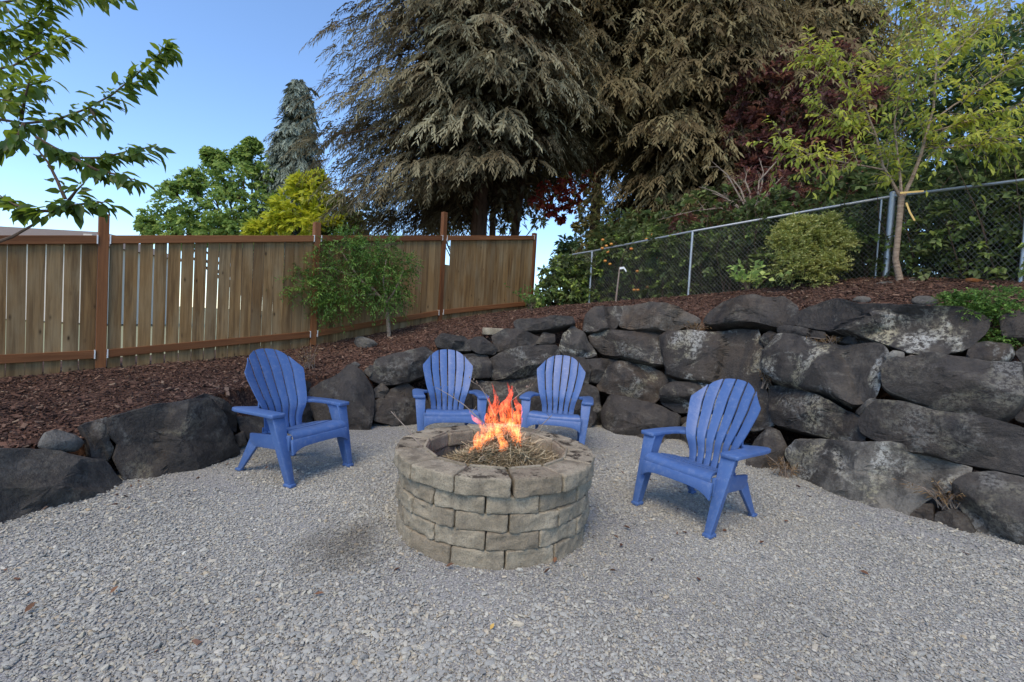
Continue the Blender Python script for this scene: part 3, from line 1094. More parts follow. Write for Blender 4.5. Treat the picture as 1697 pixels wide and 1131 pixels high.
# soot-dark soil floor inside
t = NT('ash_soil')
M['ash'] = t.done(t.bsdf(t.mix(t.noise(t.coord(), 18, 6, .7), (.03, .025, .02), (.14, .125, .11)), .95, t.bump(t.noise(t.coord(), 40, 5), .8, .02)))
mb = MB()
nn = 28
vs_ = [(0, 0, .36)] + [(.46 * math.cos(2 * math.pi * i / nn), .46 * math.sin(2 * math.pi * i / nn), .30) for i in range(nn)]
mb.add(vs_, [(0, 1 + i, 1 + (i + 1) % nn) for i in range(nn)]).build('ash_floor', M['ash'], pit, smooth=True)

# heap of dry grass
t = NT('dry_grass')
c = t.ramp(t.attr('tint'), [(0, (.10, .075, .04)), (.4, (.25, .20, .115)), (.8, (.42, .35, .22)), (1, (.52, .46, .32))])
M['hay'] = t.done(t.bsdf(c, .8))
HX, HY = .07, .0


def blades(n, rad, seed, h0=.33, hh=.24):
    g = np.random.default_rng(seed)
    r = rad * np.sqrt(g.uniform(0, 1, n)); a = g.uniform(0, 6.283, n)
    x, y = HX + r * np.cos(a) * 1.05, HY + r * np.sin(a)
    lump = .045 * np.sin(x * 11 + 2) * np.cos(y * 13) + .03 * np.sin(x * 23 + y * 17)
    z = h0 + hh * np.exp(-(r / (rad * .72)) ** 2.4) * g.uniform(.82, 1.03, n) + lump * np.exp(-(r / rad) ** 2)
    L = g.uniform(.06, .22, n); az = g.uniform(0, 6.283, n); el = g.normal(0, .38, n)
    d = np.stack([np.cos(az) * np.cos(el), np.sin(az) * np.cos(el), np.sin(el)], -1)
    side = np.stack([-np.sin(az), np.cos(az), g.normal(0, .5, n)], -1)
    side /= np.linalg.norm(side, axis=1)[:, None]
    w = g.uniform(.0012, .0026, n)[:, None]
    bend = g.normal(0, .22, (n, 1)) * side + np.array([0, 0, -.15])
    c0 = np.stack([x, y, z], -1)
    V = []
    for s in (-.5, -.17, .17, .5):
        p = c0 + d * (L * s)[:, None] + bend * (L * (s * s - .1))[:, None]
        V += [p - side * w, p + side * w]
    V = np.stack(V, 1)                            # n,8,3
    base = np.arange(n)[:, None] * 8
    T = np.concatenate([base + np.array(q) for k in (0, 2, 4) for q in ((k, k + 1, k + 3), (k, k + 3, k + 2))], 0)
    return V.reshape(-1, 3), T, np.repeat(g.uniform(0, 1, n), 8)


heap = empty('dry_grass_heap', (PX, PY, .36))
tag(heap, 'heap of dry straw-coloured grass piled inside the fire pit', 'dry grass')
V, T, ti = blades(8000, .35, 11)
V[:, 2] -= .36
tri_mesh('grass', V, T, M['hay'], heap, ti)
# matted core under the loose blades
mb = MB()
nu, nv = 30, 9
vs_, fs_ = [], []
for j in range(nv):
    rr = .33 * j / (nv - 1)
    for i in range(nu):
        a = 2 * math.pi * i / nu
        x, y = HX + rr * math.cos(a), HY + rr * math.sin(a)
        z = .235 * math.exp(-(rr / .29) ** 2.4) + .04 * math.sin(x * 11 + 2) * math.cos(y * 13) - .055 + .015 * math.sin(a * 5 + j)
        vs_.append((x, y, z))
for j in range(nv - 1):
    for i in range(nu):
        a, b = j * nu + i, j * nu + (i + 1) % nu
        fs_.append((a, b, b + nu, a + nu))
t = NT('matted_grass')
M['mat'] = t.done(t.bsdf(t.mix(t.noise(t.coord(), 60, 5, .8), (.05, .038, .022), (.22, .17, .10)), .9, t.bump(t.noise(t.coord(), 70, 5), 1, .02)))
mb.add(vs_, fs_).build('matted_core', M['mat'], heap, smooth=True)

# dry twigs in the fire
TW_ = [
    ([(800, 700), (770, 672), (745, 655), (722, 642)], 2.9, 'long thin dry twig leaning out of the fire pit to the left'),
    ([(700, 742), (672, 708), (648, 682)], 2.75, 'dry straw stalk resting on the left rim of the fire pit'),
    ([(850, 700), (848, 664), (868, 648), (880, 642)], 2.95, 'dry twig with seed heads rising behind the flames to the right'),
    ([(820, 690), (805, 655), (795, 640), (780, 632)], 3.0, 'dry twig with seed heads rising above the flames to the left'),
    ([(880, 720), (905, 698), (915, 688)], 2.9, 'short pale stalk sticking out of the grass heap on the right'),
]
for k, (pp, Y, lb) in enumerate(TW_):
    pts = [at(x, y, Y + .05 * i) for i, (x, y) in enumerate(pp)]
    e = empty('twig', pts[0])
    tag(e, lb, 'twig')
    mb = MB().tube(pts, [.0032 * (1 - .18 * i) for i in range(len(pts))], 5)
    r_ = random.Random(k)
    for i in range(1, len(pts)):
        q = pts[i - 1].lerp(pts[i], .6)
        mb.tube([q, q + Vector((r_.uniform(-.04, .04), r_.uniform(-.03, .03), r_.uniform(.02, .06)))], [.0018, .001], 4)
    mb.build('stem', M['hay_twig'] if 'hay_twig' in M else M['dead_wood'], e, world=True)
    if 'seed' in lb:
        for i in range(4):
            p = pts[-1].lerp(pts[-2], i * .3) + Vector((r_.uniform(-.02, .02), 0, r_.uniform(-.01, .02)))
            mb = MB().tube([p, p + Vector((.004, 0, .008)), p + Vector((.003, 0, .016))], [.001, .006, .001], 5)
            mb.build('seed_head', M['dead_wood'], e, world=True)


# ------------------------------------------------------------------ flames: glowing gas, emission only
def mat_flame():
    t = NT('flame')
    v = t.coord('Object')
    sep = t.n('ShaderNodeSeparateXYZ')
    t.l(v, sep.inputs[0])
    h = t.math('DIVIDE', sep.outputs[2], .50, True)
    n1 = t.noise(t.mapping(v, (1, 1, .38)), 30, 3, .6, 2.2)
    n2 = t.noise(t.mapping(v, (1, 1, .5)), 60, 2, .5, .8)
    body = t.ramp(n1, [(.43, 0.0), (.52, .16), (.57, 1.0), (.63, .22)])
    fil = t.ramp(n2, [(.44, .35), (.58, 1.0)])
    fade = t.ramp(h, [(0, .55), (.15, 1.0), (.6, .9), (1, .5)])
    s = t.math('MULTIPLY', t.math('MULTIPLY', body, fil), fade)
    c = t.ramp(h, [(0, (1.0, .26, .06)), (.35, (1.0, .19, .05)), (.65, (1.0, .10, .04)), (1, (1.0, .05, .035))])
    em = t.n('ShaderNodeEmission')
    t.l(c, em.inputs[0])
    t.l(t.math('MULTIPLY', s, 72.0), em.inputs[1])
    t.l(em.outputs[0], t.out.inputs['Volume'])
    return t.m


M['flame'] = mat_flame()
fl0 = at(825, 745, 2.98)
flame = empty('fire', fl0)
tag(flame, 'orange and yellow flames leaping from the dry grass in the fire pit', 'fire')
TONG = [  # path in the photo (foot to tip), thickness, depth
    ([(800, 752), (790, 735), (800, 712), (795, 700), (786, 694), (777, 680)], [.020, .035, .030, .020, .014, .001], 2.93),
    ([(815, 752), (808, 730), (822, 705), (816, 680), (822, 662), (815, 634)], [.026, .045, .042, .034, .020, .001], 2.98),
    ([(835, 750), (828, 725), (838, 700), (834, 676), (845, 655), (840, 630)], [.028, .052, .050, .040, .022, .001], 3.02),
    ([(850, 752), (856, 728), (850, 704), (858, 682), (854, 664), (862, 655)], [.024, .042, .042, .030, .016, .001], 2.97),
    ([(864, 755), (862, 735), (858, 715), (861, 695), (855, 680)], [.010, .022, .024, .018, .001], 2.93),
    ([(776, 752), (782, 742), (792, 736), (800, 722), (808, 712)], [.006, .016, .018, .012, .001], 2.90),
    ([(826, 756), (836, 738), (826, 718), (830, 700), (824, 688)], [.022, .036, .032, .020, .001], 2.90),
    ([(842, 735), (850, 700), (842, 670), (848, 646), (846, 638)], [.018, .034, .028, .016, .001], 3.06),
    ([(800, 740), (812, 715), (806, 695), (813, 672), (808, 655)], [.014, .026, .022, .012, .001], 3.04),
]
for k, (pp, rr, Y) in enumerate(TONG):
    rr = [q * .85 for q in rr]
    pts = [at(x, y, Y) for x, y in pp]
    # smooth path
    fine, fr = [], []
    n = len(pts)
    for i in range(n - 1):
        p0, p1, p2, p3 = pts[max(i - 1, 0)], pts[i], pts[i + 1], pts[min(i + 2, n - 1)]
        for s in range(5):
            u = s / 5
            fine.append(.5 * ((2 * p1) + (p2 - p0) * u + (2 * p0 - 5 * p1 + 4 * p2 - p3) * u * u + (3 * p1 - p0 - 3 * p2 + p3) * u ** 3))
            fr.append(rr[i] + (rr[i + 1] - rr[i]) * u)
    fine.append(pts[-1]); fr.append(rr[-1])
    for i in range(len(fine)):
        j = noise.noise_vector(fine[i] * 14 + Vector((k * 3.3, 0, 0)))
        fine[i] = fine[i] + Vector((j.x, j.y, 0)) * .018 * min(1, i / 4)
        fr[i] = max(.001, fr[i] * (1 + .35 * noise.noise(fine[i] * 30 + Vector((k, 0, 0)))))
    MB().tube(fine, fr, 10).build('flame_tongue', M['flame'], flame, smooth=True, sharp=180, world=True)


# ------------------------------------------------------------------ blue adirondack chairs
def chair_parts():
    """Builds one chair round its own origin: origin on the ground midway between the front feet, facing -Y, +Y to the back."""
    root = empty('adirondack_chair')
    pl = M['plastic']

    def prof(tt):
        """side profile of the backrest: (y, z) for tt 0..1 (foot of slat to crown)."""
        P = [(.462, .325), (.482, .385), (.492, .445), (.500, .51), (.540, .60), (.598, .72), (.655, .84), (.745, .985)]
        f = tt * (len(P) - 1)
        i = min(int(f), len(P) - 2)
        u = f - i
        q = [Vector(P[max(0, min(len(P) - 1, i + k))]) for k in (-1, 0, 1, 2)]
        r = .5 * ((2 * q[1]) + (q[2] - q[0]) * u + (2 * q[0] - 5 * q[1] + 4 * q[2] - q[3]) * u * u + (3 * q[1] - q[0] - 3 * q[2] + q[3]) * u ** 3)
        return r

    def half(tt):
        """half width of the back at tt"""
        return float(np.interp(tt, [0, .2, .36, .46, .6, .78, 1.0], [.178, .184, .200, .216, .246, .280, .287]))

    def crown(x):
        """tt of the top edge at fraction x (-1..1) of the width: an arch with square shoulders"""
        return 1.0 - .17 * abs(x) ** 2.1
    NS = 6
    g = .015
    for k in range(NS):
        x0, x1 = -1 + 2 * k / NS, -1 + 2 * (k + 1) / NS
        V, F = [], []
        nr, nc = 26, 4
        for side in (0, 1):
            for i in range(nr + 1):
                for j in range(nc + 1):
                    xf = x0 + (x1 - x0) * j / nc
                    tt = crown(xf) * i / nr
                    yz = prof(tt)
                    hw = half(tt)
                    xx = hw * xf
                    if j == 0 and k > 0: xx += g / 2
                    if j == nc and k < NS - 1: xx -= g / 2
                    # the back is dished: edges come forward
                    y = yz.x - .055 * xf * xf * min(1, tt * 2)
                    # each slat slightly crowned
                    cj = (j / nc - .5) * 2
                    y -= .004 * (1 - cj * cj)
                    d = prof(min(tt + .02, 1)) - prof(max(tt - .02, 0))
                    nrm = Vector((0, -d.y, d.x)).normalized() * (-1)
                    th = .011
                    p = Vector((xx, y, yz.y))
                    if side: p = p + Vector((0, d.y, -d.x)).normalized() * th
                    V.append(p)
        m = (nr + 1) * (nc + 1)
        w = nc + 1
        for i in range(nr):
            for j in range(nc):
                a = i * w + j
                F.append((a, a + 1, a + 1 + w, a + w))
                F.append((m + a + w, m + a + 1 + w, m + a + 1, m + a))
        for i in range(nr):
            F.append((i * w, (i + 1) * w, m + (i + 1) * w, m + i * w))
            F.append((i * w + nc, m + i * w + nc, m + (i + 1) * w + nc, (i + 1) * w + nc))
        for j in range(nc):
            F.append((j, m + j, m + j + 1, j + 1))
            a = nr * w + j
            F.append((a, a + 1, m + a + 1, m + a))
        MB().add(V, F).build('back_slat', pl, root, smooth=True, sharp=40)
    # cross webs behind the slats that tie the back together
    for tt in (.02, .50):
        V = []
        mb = MB()
        pts = []
        for i in range(9):
            xf = -1 + 2 * i / 8
            yz = prof(tt)
            pts.append(Vector((half(tt) * xf * 1.0, yz.x - .055 * xf * xf * min(1, tt * 2) + .024, yz.y - .006)))
        for i in range(8):
            a, b = pts[i], pts[i + 1]
            dn, dp_ = Vector((0, .0, -.035)), Vector((0, .016, 0))
            mb.hexa([a + dn, b + dn, b + dn + dp_, a + dn + dp_], [a - dn, b - dn, b - dn + dp_, a - dn + dp_])
        mb.build('back_rail', pl, root)
    # seat slats: cross-wise, dropping towards the back
    def seat(u):
        """u 0 front .. 1 back -> (y, z)"""
        P = [(.040, .366), (.050, .388), (.085, .403), (.20, .392), (.33, .368), (.47, .332)]
        xs = [0, .07, .16, .42, .7, 1]
        return Vector((float(np.interp(u, xs, [p[0] for p in P])), float(np.interp(u, xs, [p[1] for p in P]))))
    cuts = [0, .36, .40, .60, .64, .82, .86, 1.0]
    for k in range(0, 8, 2):
        u0, u1 = cuts[k], cuts[k + 1]
        V, F = [], []
        nr, nc = 8, 6
        for side in (0, 1):
            for i in range(nr + 1):
                u = u0 + (u1 - u0) * i / nr
                p2 = seat(u)
                hw = .272 - .07 * u
                for j in range(nc + 1):
                    xf = -1 + 2 * j / nc
                    V.append(Vector((hw * xf, p2.x, p2.y - .010 * (1 - xf * xf) - .018 * side)))
        m, w = (nr + 1) * (nc + 1), nc + 1
        for i in range(nr):
            for j in range(nc):
                a = i * w + j
                F.append((a, a + 1, a + 1 + w, a + w)); F.append((m + a + w, m + a + 1 + w, m + a + 1, m + a))
        for i in range(nr):
            F.append((i * w, (i + 1) * w, m + (i + 1) * w, m + i * w)); F.append((i * w + nc, m + i * w + nc, m + (i + 1) * w + nc, (i + 1) * w + nc))
        for j in range(nc):
            F.append((j, m + j, m + j + 1, j + 1)); a = nr * w + j; F.append((a, a + 1, m + a + 1, m + a))
        MB().add(V, F).build('seat_slat', pl, root, smooth=True, sharp=40)
    # front apron with an arched lower edge
    V, F = [], []
    n = 16
    for j in range(n + 1):
        xf = -1 + 2 * j / n
        zl = .285 - .055 * abs(xf) ** 5
        x = .282 * xf
        V += [Vector((x, .034, .346)), Vector((x, .016, zl)), Vector((x, .040, zl)), Vector((x, .058, .346))]
    for j in range(n):
        a, b = 4 * j, 4 * j + 4
        for i in range(4):
            F.append((a + i, a + (i + 1) % 4, b + (i + 1) % 4, b + i))
    F += [(3, 2, 1, 0), (4 * n, 4 * n + 1, 4 * n + 2, 4 * n + 3)]
    MB().add(V, F).build('apron', pl, root, bevel=.005)
    for s in (-1, 1):
        def X(x): return s * x
        # side rail from front leg to back leg
        V = [(X(.262), .06, .255), (X(.290), .06, .255), (X(.245), .56, .215), (X(.218), .56, .215),
             (X(.262), .06, .376), (X(.290), .06, .376), (X(.245), .56, .318), (X(.218), .56, .318)]
        V = [Vector(v) for v in V]
        MB().hexa(V[:4], V[4:]).build('side_rail', pl, root, bevel=.006)
        # front leg: a broad tapering panel with a flange along its front edge
        mb = MB()
        T_ = [Vector((X(.296), .150, .520)), Vector((X(.322), .150, .520)), Vector((X(.322), .292, .520)), Vector((X(.296), .292, .520))]
        B_ = [Vector((X(.286), -.005, .0)), Vector((X(.312), -.005, .0)), Vector((X(.312), .060, .0)), Vector((X(.286), .060, .0))]
        mb.hexa(B_, T_)
        T2 = [Vector((X(.270), .140, .520)), Vector((X(.374), .140, .520)), Vector((X(.374), .156, .520)), Vector((X(.270), .156, .520))]
        B2 = [Vector((X(.276), -.012, .0)), Vector((X(.322), -.012, .0)), Vector((X(.322), .008, .0)), Vector((X(.276), .008, .0))]
        leg = MB().hexa(B_, T_).build('front_leg', pl, root, bevel=.006)
        MB().hexa(B2, T2).build('leg_flange', pl, leg, bevel=.005)
        MB().box((X(.299), .024, .012), (.058, .084, .026)).build('foot', pl, leg, bevel=.008)
        # back leg
        T_ = [Vector((X(.214), .40, .320)), Vector((X(.246), .40, .320)), Vector((X(.240), .550, .310)), Vector((X(.208), .550, .310))]
        B_ = [Vector((X(.240), .628, 0)), Vector((X(.266), .628, 0)), Vector((X(.266), .675, 0)), Vector((X(.240), .675, 0))]
        leg = MB().hexa(B_, T_).build('back_leg', pl, root, bevel=.007)
        MB().box((X(.253), .652, .010), (.044, .062, .022)).build('foot', pl, leg, bevel=.007)
        # arm: flat paddle, rounded tail, inner edge sweeping into the back
        out = [(.272, .125), (.300, .118), (.388, .122), (.398, .135), (.396, .30), (.392, .45), (.385, .55), (.370, .605), (.345, .635), (.315, .63), (.285, .60), (.255, .560),
               (.218, .520), (.212, .490), (.232, .470), (.262, .44), (.276, .38), (.278, .25)]
        def zt(y): return .548 - .010 * (y - .12) / .5 - .012 * max(0, (.19 - y) / .07) ** 2 * .6
        V = [Vector((X(x), y, zt(y))) for x, y in out] + [Vector((X(x), y, zt(y) - .028)) for x, y in out]
        n = len(out)
        F = [tuple(range(n)), tuple(range(2 * n - 1, n - 1, -1))] + [((i + 1) % n, i, n + i, n + (i + 1) % n) for i in range(n)]
        if s < 0: F = [f[::-1] for f in F]
        MB().add(V, F).build('arm', pl, root, bevel=.007, seg=2)
        # curved bracket where leg meets arm
        V, F = [], []
        for i in range(7):
            u = i / 6
            y, z = .262 + .075 * (1 - math.cos(u * math.pi / 2)), .440 + .082 * math.sin(u * math.pi / 2)
            V += [Vector((X(.297), y, z)), Vector((X(.321), y, z)), Vector((X(.321), .262 - .02, .523)), Vector((X(.297), .262 - .02, .523))]
        mb = MB()
        for i in range(6):
            a = V[4 * i:4 * i + 4]; b = V[4 * i + 4:4 * i + 8]
            mb.add([a[0], a[1], b[1], b[0], a[3], a[2]], [(0, 1, 2, 3), (0, 3, 4), (1, 5, 2)])
        mb.build('arm_bracket', pl, root)
    return root


def children_of(o):
    return [c for c in bpy.data.objects if c.parent == o]


def copy_tree(o, parent=None):
    c = o.copy()
    col.objects.link(c)
    c.parent = parent
    for ch in children_of(o): copy_tree(ch, c)
    return c


proto = chair_parts()
CH = [((1.175, 3.164), -.973, 1.0, 'blue plastic adirondack chair nearest the camera, right of the fire pit by the tall wall'),
      ((-1.468, 3.639), 1.156, 1.0, 'blue plastic adirondack chair left of the fire pit, turned to the right'),
      ((-.554, 4.557), .261, 1.0, 'blue plastic adirondack chair behind the fire pit, left one of the rear pair'),
      ((.477, 4.688), -.192, 1.0, 'blue plastic adirondack chair behind the fire pit, right one of the rear pair')]
kids_first = True
for k, ((x, y), th, sc, lb) in enumerate(CH):
    o = proto if k == 0 else copy_tree(proto)
    o.location = (x, y, 0.004)
    o.rotation_euler = (0, 0, th)
    o.scale = (sc, sc, sc)
    tag(o, lb, 'chair', 'adirondack chairs around the fire pit')


# ------------------------------------------------------------------ wooden fence
def poly_z(t, k):
    return float(np.interp(t, FT, [f[k] for f in FENCE]))


wf = empty('wooden_fence', (FENCE[1][0], FENCE[1][1], FENCE[1][3]))
tag(wf, 'weathered cedar board fence with red-brown posts and rails climbing the bank', 'fence')
fdir = Vector((1.66, 1.79, 0)).normalized()
fnrm = Vector((fdir.y, -fdir.x, 0))               # towards the yard
rr_ = random.Random(5)


def fpt(t, z, off=0.0):
    return Vector((-4.76 + 1.66 * t, 5.25 + 1.79 * t, z)) + fnrm * off


ftot = math.hypot(1.66, 1.79)
post_top = {-1.0: .22, 0.0: .25, 1.0: .20, 2.0: .45, 3.1: .06}
rotf = Matrix(((fdir.x, fnrm.x, 0), (fdir.y, fnrm.y, 0), (0, 0, 1)))
inv = wf.matrix_basis.inverted()


def wbox(name, mat, c, d, parent, bevel=0.003, pinv=None):
    """box part along the fence, centred on c, with its own origin so that grain differs"""
    o = MB().box((0, 0, 0), d).build(name, mat, parent, bevel=bevel, seg=1)
    o.location = Vector(c) - Vector(wf.location)
    o.rotation_euler = rotf.to_euler()
    return o


for (x, y, zt, zb), t_ in zip(FENCE, FT):
    top = zt + post_top[t_]
    p = wbox('post', M['stained'], (x, y, (top + zb - .15) / 2), (.092, .092, top - zb + .15), wf, .004)
for a, b in zip(range(4), range(1, 5)):
    t0, t1 = FT[a], FT[b]
    pitch_ = .1365
    L = (t1 - t0) * ftot
    e0 = .046 / ftot
    n = int(round((L - .092) / pitch_))
    # rails
    for nm, hz, k in (('top_rail', -.045, 2), ('bottom_rail', .20, 3)):
        zA, zB = FENCE[a][k], FENCE[b][k]
        for hh_, off, hgt, dep, nm2 in (((hz, .036, .092, .038, nm),) if nm == 'bottom_rail' else ((hz, .036, .092, .038, nm),)):
            s0, s1 = t0 + e0 * 1.02, t1 - e0 * 1.02
            z0 = zA + (zB - zA) * (s0 - t0) / (t1 - t0) + hh_
            z1 = zA + (zB - zA) * (s1 - t0) / (t1 - t0) + hh_
            c0, c1 = fpt(s0, z0, off), fpt(s1, z1, off)
            o = MB()
            hv, dv = Vector((0, 0, hgt / 2)), fnrm * dep / 2
            mid = (c0 + c1) / 2
            # rail runs along local Z so that the grain follows it
            ln = (c1 - c0).length
            o = MB().box((0, 0, 0), (hgt, dep, ln)).build(nm, M['stained'], wf, bevel=.003, seg=1)
            zx = (c1 - c0).normalized(); yx = fnrm; xx = yx.cross(zx)
            o.rotation_euler = Matrix(((xx.x, yx.x, zx.x), (xx.y, yx.y, zx.y), (xx.z, yx.z, zx.z))).to_euler()
            o.location = mid - Vector(wf.location)
            for c_, sgn in ((c0, 1), (c1, -1)):
                br = MB().box((0, 0, 0), (.012, .046, .10)).build('rail_bracket', M['bracket'], wf)
                br.location = c_ + fdir * .008 * sgn + fnrm * .002 - Vector(wf.location)
                br.rotation_euler = rotf.to_euler()
    # boards behind the rails
    for k in range(n):
        gap_ = (.010, .016, .007, .005)[a] if a < 2 else .0025
        if a == 1 and k > 7: gap_ = .006
        w = (L - .092) / n - rr_.uniform(.4, 1.3) * gap_
        s = t0 + (.046 + (k + .5) * (L - .092) / n) / ftot
        f_ = (s - t0) / (t1 - t0)
        zt = FENCE[a][2] + (FENCE[b][2] - FENCE[a][2]) * f_ - .012
        zb = FENCE[a][3] + (FENCE[b][3] - FENCE[a][3]) * f_ + .03 + rr_.uniform(0, .03)
        if a == 3 and k == 0: zt -= .55
        zb = float(bank_z(*fpt(s, 0)[:2])) - .03
        o = wbox('board', M['board'], fpt(s, (zt + zb) / 2, .006 + rr_.uniform(-.003, .003)), (w, .018, zt - zb), wf, .0015)
        o.rotation_euler = (rotf @ Matrix.Rotation(rr_.gauss(0, .0022), 3, 'Y')).to_euler()

# ------------------------------------------------------------------ chain-link fence
cl = empty('chain_link_fence', (CHAIN[3][0], CHAIN[3][1], CHAIN[3][2]))
tag(cl, 'galvanised chain-link fence on top of the bank in front of the hedge', 'fence')
CHH = 1.18
for k, (x, y, z) in enumerate(CHAIN):
    r_ = .042 if k == 3 else .024
    MB().tube([(x, y, z - .2), (x, y, z + CHH + (.04 if k == 3 else .0))], r_, 12).build('post', M['metal'], cl, smooth=True, world=True)
    if k == 3:
        MB().tube([(x, y, z + CHH + .04), (x, y, z + CHH + .06), (x, y, z + CHH + .075)], [.044, .04, .01], 12).build('post_cap', M['metal'], cl, smooth=True, world=True)
        d = (Vector(CHAIN[2]) - Vector(CHAIN[3])).normalized()
        MB().tube([Vector((x, y, z - .1)) + d * .12, Vector((x, y, z + CHH - .02)) + d * .12], .013, 8).build('gate_post', M['metal'], cl, smooth=True, world=True)
wm = MB()
for k in range(len(CHAIN) - 1):
    A, B = Vector(CHAIN[k]), Vector(CHAIN[k + 1])
    up = Vector((0, 0, CHH))
    MB().tube([A + up, B + up], .021, 10).build('top_rail', M['metal'], cl, smooth=True, world=True)
    L = (B - A).length
    d = (B - A) / L
    pt = .060
    side = d.cross(Vector((0, 0, 1))).normalized() * -.012
    # diagonal wires in both directions
    for s in (-1, 1):
        u = -CHH
        while u < L + CHH:
            # wire from (u, 0) to (u + s*CHH*.85, CHH)
            x0, z0, x1, z1 = u, 0.0, u + s * CHH * .8, CHH
            lo, hi = 0.0, 1.0
            dx = x1 - x0
            for lim, sg in ((0.0, 1), (L, -1)):
                # sg*(x0+dx*t - lim) >= 0
                q0, q1 = sg * (x0 - lim), sg * dx
                if abs(q1) < 1e-9: continue
                tc = -q0 / q1
                if q1 > 0: lo = max(lo, tc)
                else: hi = min(hi, tc)
            if hi - lo > .02:
                P0 = A + d * (x0 + dx * lo) + Vector((0, 0, lo * CHH)) + side + Vector((0, 0, .01))
                P1 = A + d * (x0 + dx * hi) + Vector((0, 0, hi * CHH - .03)) + side * (1.0 + .25 * s)
                wm.tube([P0, P1], .0016, 4, cap=False)
            u += pt
o = wm.build('wire_mesh', M['wire'], cl, world=True)
o['kind'] = 'stuff'

# ------------------------------------------------------------------ vegetation
UP = np.array([0, 0, 1.0])


def unit(v):
    return v / np.maximum(np.linalg.norm(v, axis=-1, keepdims=True), 1e-9)


def leaf4(C, D, N, L, W, fold=.25):
    """folded diamond leaves: base, right, tip, left."""
    D = unit(D)
    S = unit(np.cross(D, N))
    N = np.cross(S, D)
    L, W = np.asarray(L)[:, None], np.asarray(W)[:, None]
    m = C + D * L * .45 + N * W * fold
    V = np.stack([C, m + S * W * .5, C + D * L, m - S * W * .5], 1)
    n = len(C)
    b = np.arange(n)[:, None] * 4
    T = np.concatenate([b + np.array((0, 1, 2)), b + np.array((0, 2, 3))])
    return V.reshape(-1, 3), T, 4


def leaf8(C, D, N, L, W, curl=.25, fold=.18):
    """broad leaves with a midrib, a pointed tip and a downward curl."""
    D = unit(D)
    S = unit(np.cross(D, N))
    N = np.cross(S, D)
    L, W = np.asarray(L)[:, None], np.asarray(W)[:, None]
    def mid(t): return C + D * L * t - N * L * curl * t * t
    rows = [mid(0.0), mid(.33), mid(.68), mid(1.0)]
    e = N * W * fold
    V = np.stack([rows[0], rows[1], rows[2], rows[3],
                  rows[1] + S * W * .47 + e, rows[2] + S * W * .40 + e, rows[1] - S * W * .47 + e, rows[2] - S * W * .40 + e], 1)
    n = len(C)
    b = np.arange(n)[:, None] * 8
    F = [(0, 4, 1), (0, 1, 6), (1, 4, 5), (1, 5, 2), (6, 1, 2), (6, 2, 7), (2, 5, 3), (7, 2, 3)]
    T = np.concatenate([b + np.array(q) for q in F])
    return V.reshape(-1, 3), T, 8


class Crown:
    def __init__(s, seed):
        s.g = np.random.default_rng(seed)
        s.V, s.T, s.t, s.n = [], [], [], 0

    def put(s, V, T, tint):
        s.V.append(V); s.T.append(T + s.n); s.t.append(tint)
        s.n += len(V)

    def twigs(s, S, D, ln, k, L, W, droop=.3, ang=.8, ldroop=.2, jit=.25, tint=.5, tvar=.22, big=False, flat=False, curl=.25, t0=.08, tgrad=0.0, out=None, lvar=.1):
        g = s.g
        n = len(S)
        D = unit(D)
        ln = np.broadcast_to(np.asarray(ln, float), (n,))[:, None]
        tb = np.broadcast_to(np.asarray(tint, float), (n,)) + g.normal(0, tvar, n)
        pl = unit(np.cross(D, UP + g.normal(0, .15 if flat else .6, (n, 3))))   # fan plane side vector
        for j in range(k):
            t = t0 + (1 - t0) * (j + g.uniform(0, 1, n)[:, None]) / k
            P = S + D * ln * t - UP * droop * ln * t * t
            tan = unit(D - UP * 2 * droop * t)
            sg = 1 if j % 2 else -1
            dd = tan * math.cos(ang) + pl * sg * math.sin(ang) - UP * ldroop + g.normal(0, jit, (n, 3))
            nn = UP + g.normal(0, .45, (n, 3)) if not flat else UP + g.normal(0, .2, (n, 3))
            if out is not None: nn = out + UP * .35 + g.normal(0, .22, (n, 3))
            l_ = L * g.uniform(.65, 1.25, n)
            w_ = W * g.uniform(.7, 1.2, n)
            V, T, m = (leaf8(P, dd, nn, l_, w_, curl) if big else leaf4(P, dd, nn, l_, w_))
            s.put(V, T, np.repeat(np.clip(tb + g.normal(0, lvar, n) + tgrad * (t[:, 0] - .5), 0, 1), m))
        return s

    def blob(s, c, rad, n, k, L, W, ln=None, up=.15, shell=.55, **kw):
        """twigs spread through an ellipsoid, pointing outwards."""
        g = s.g
        d = unit(g.normal(0, 1, (n, 3)))
        r = (shell ** 3 + (1 - shell ** 3) * g.uniform(0, 1, n)) ** (1 / 3) * g.uniform(.82, 1.08, n)
        rad = np.asarray(rad) if hasattr(rad, '__len__') else np.array([rad] * 3)
        S = np.asarray(c) + d * r[:, None] * rad
        if ln is None: ln = float(rad.mean()) * .45
        D = d * 1.0 + UP * up + g.normal(0, .45, (n, 3))
        return s.twigs(S, D, ln * g.uniform(.6, 1.3, n), k, L, W, **kw)

    def build(s, name, mat, parent):
        return tri_mesh(name, np.concatenate(s.V), np.concatenate(s.T), mat, parent, np.concatenate(s.t), local=False)


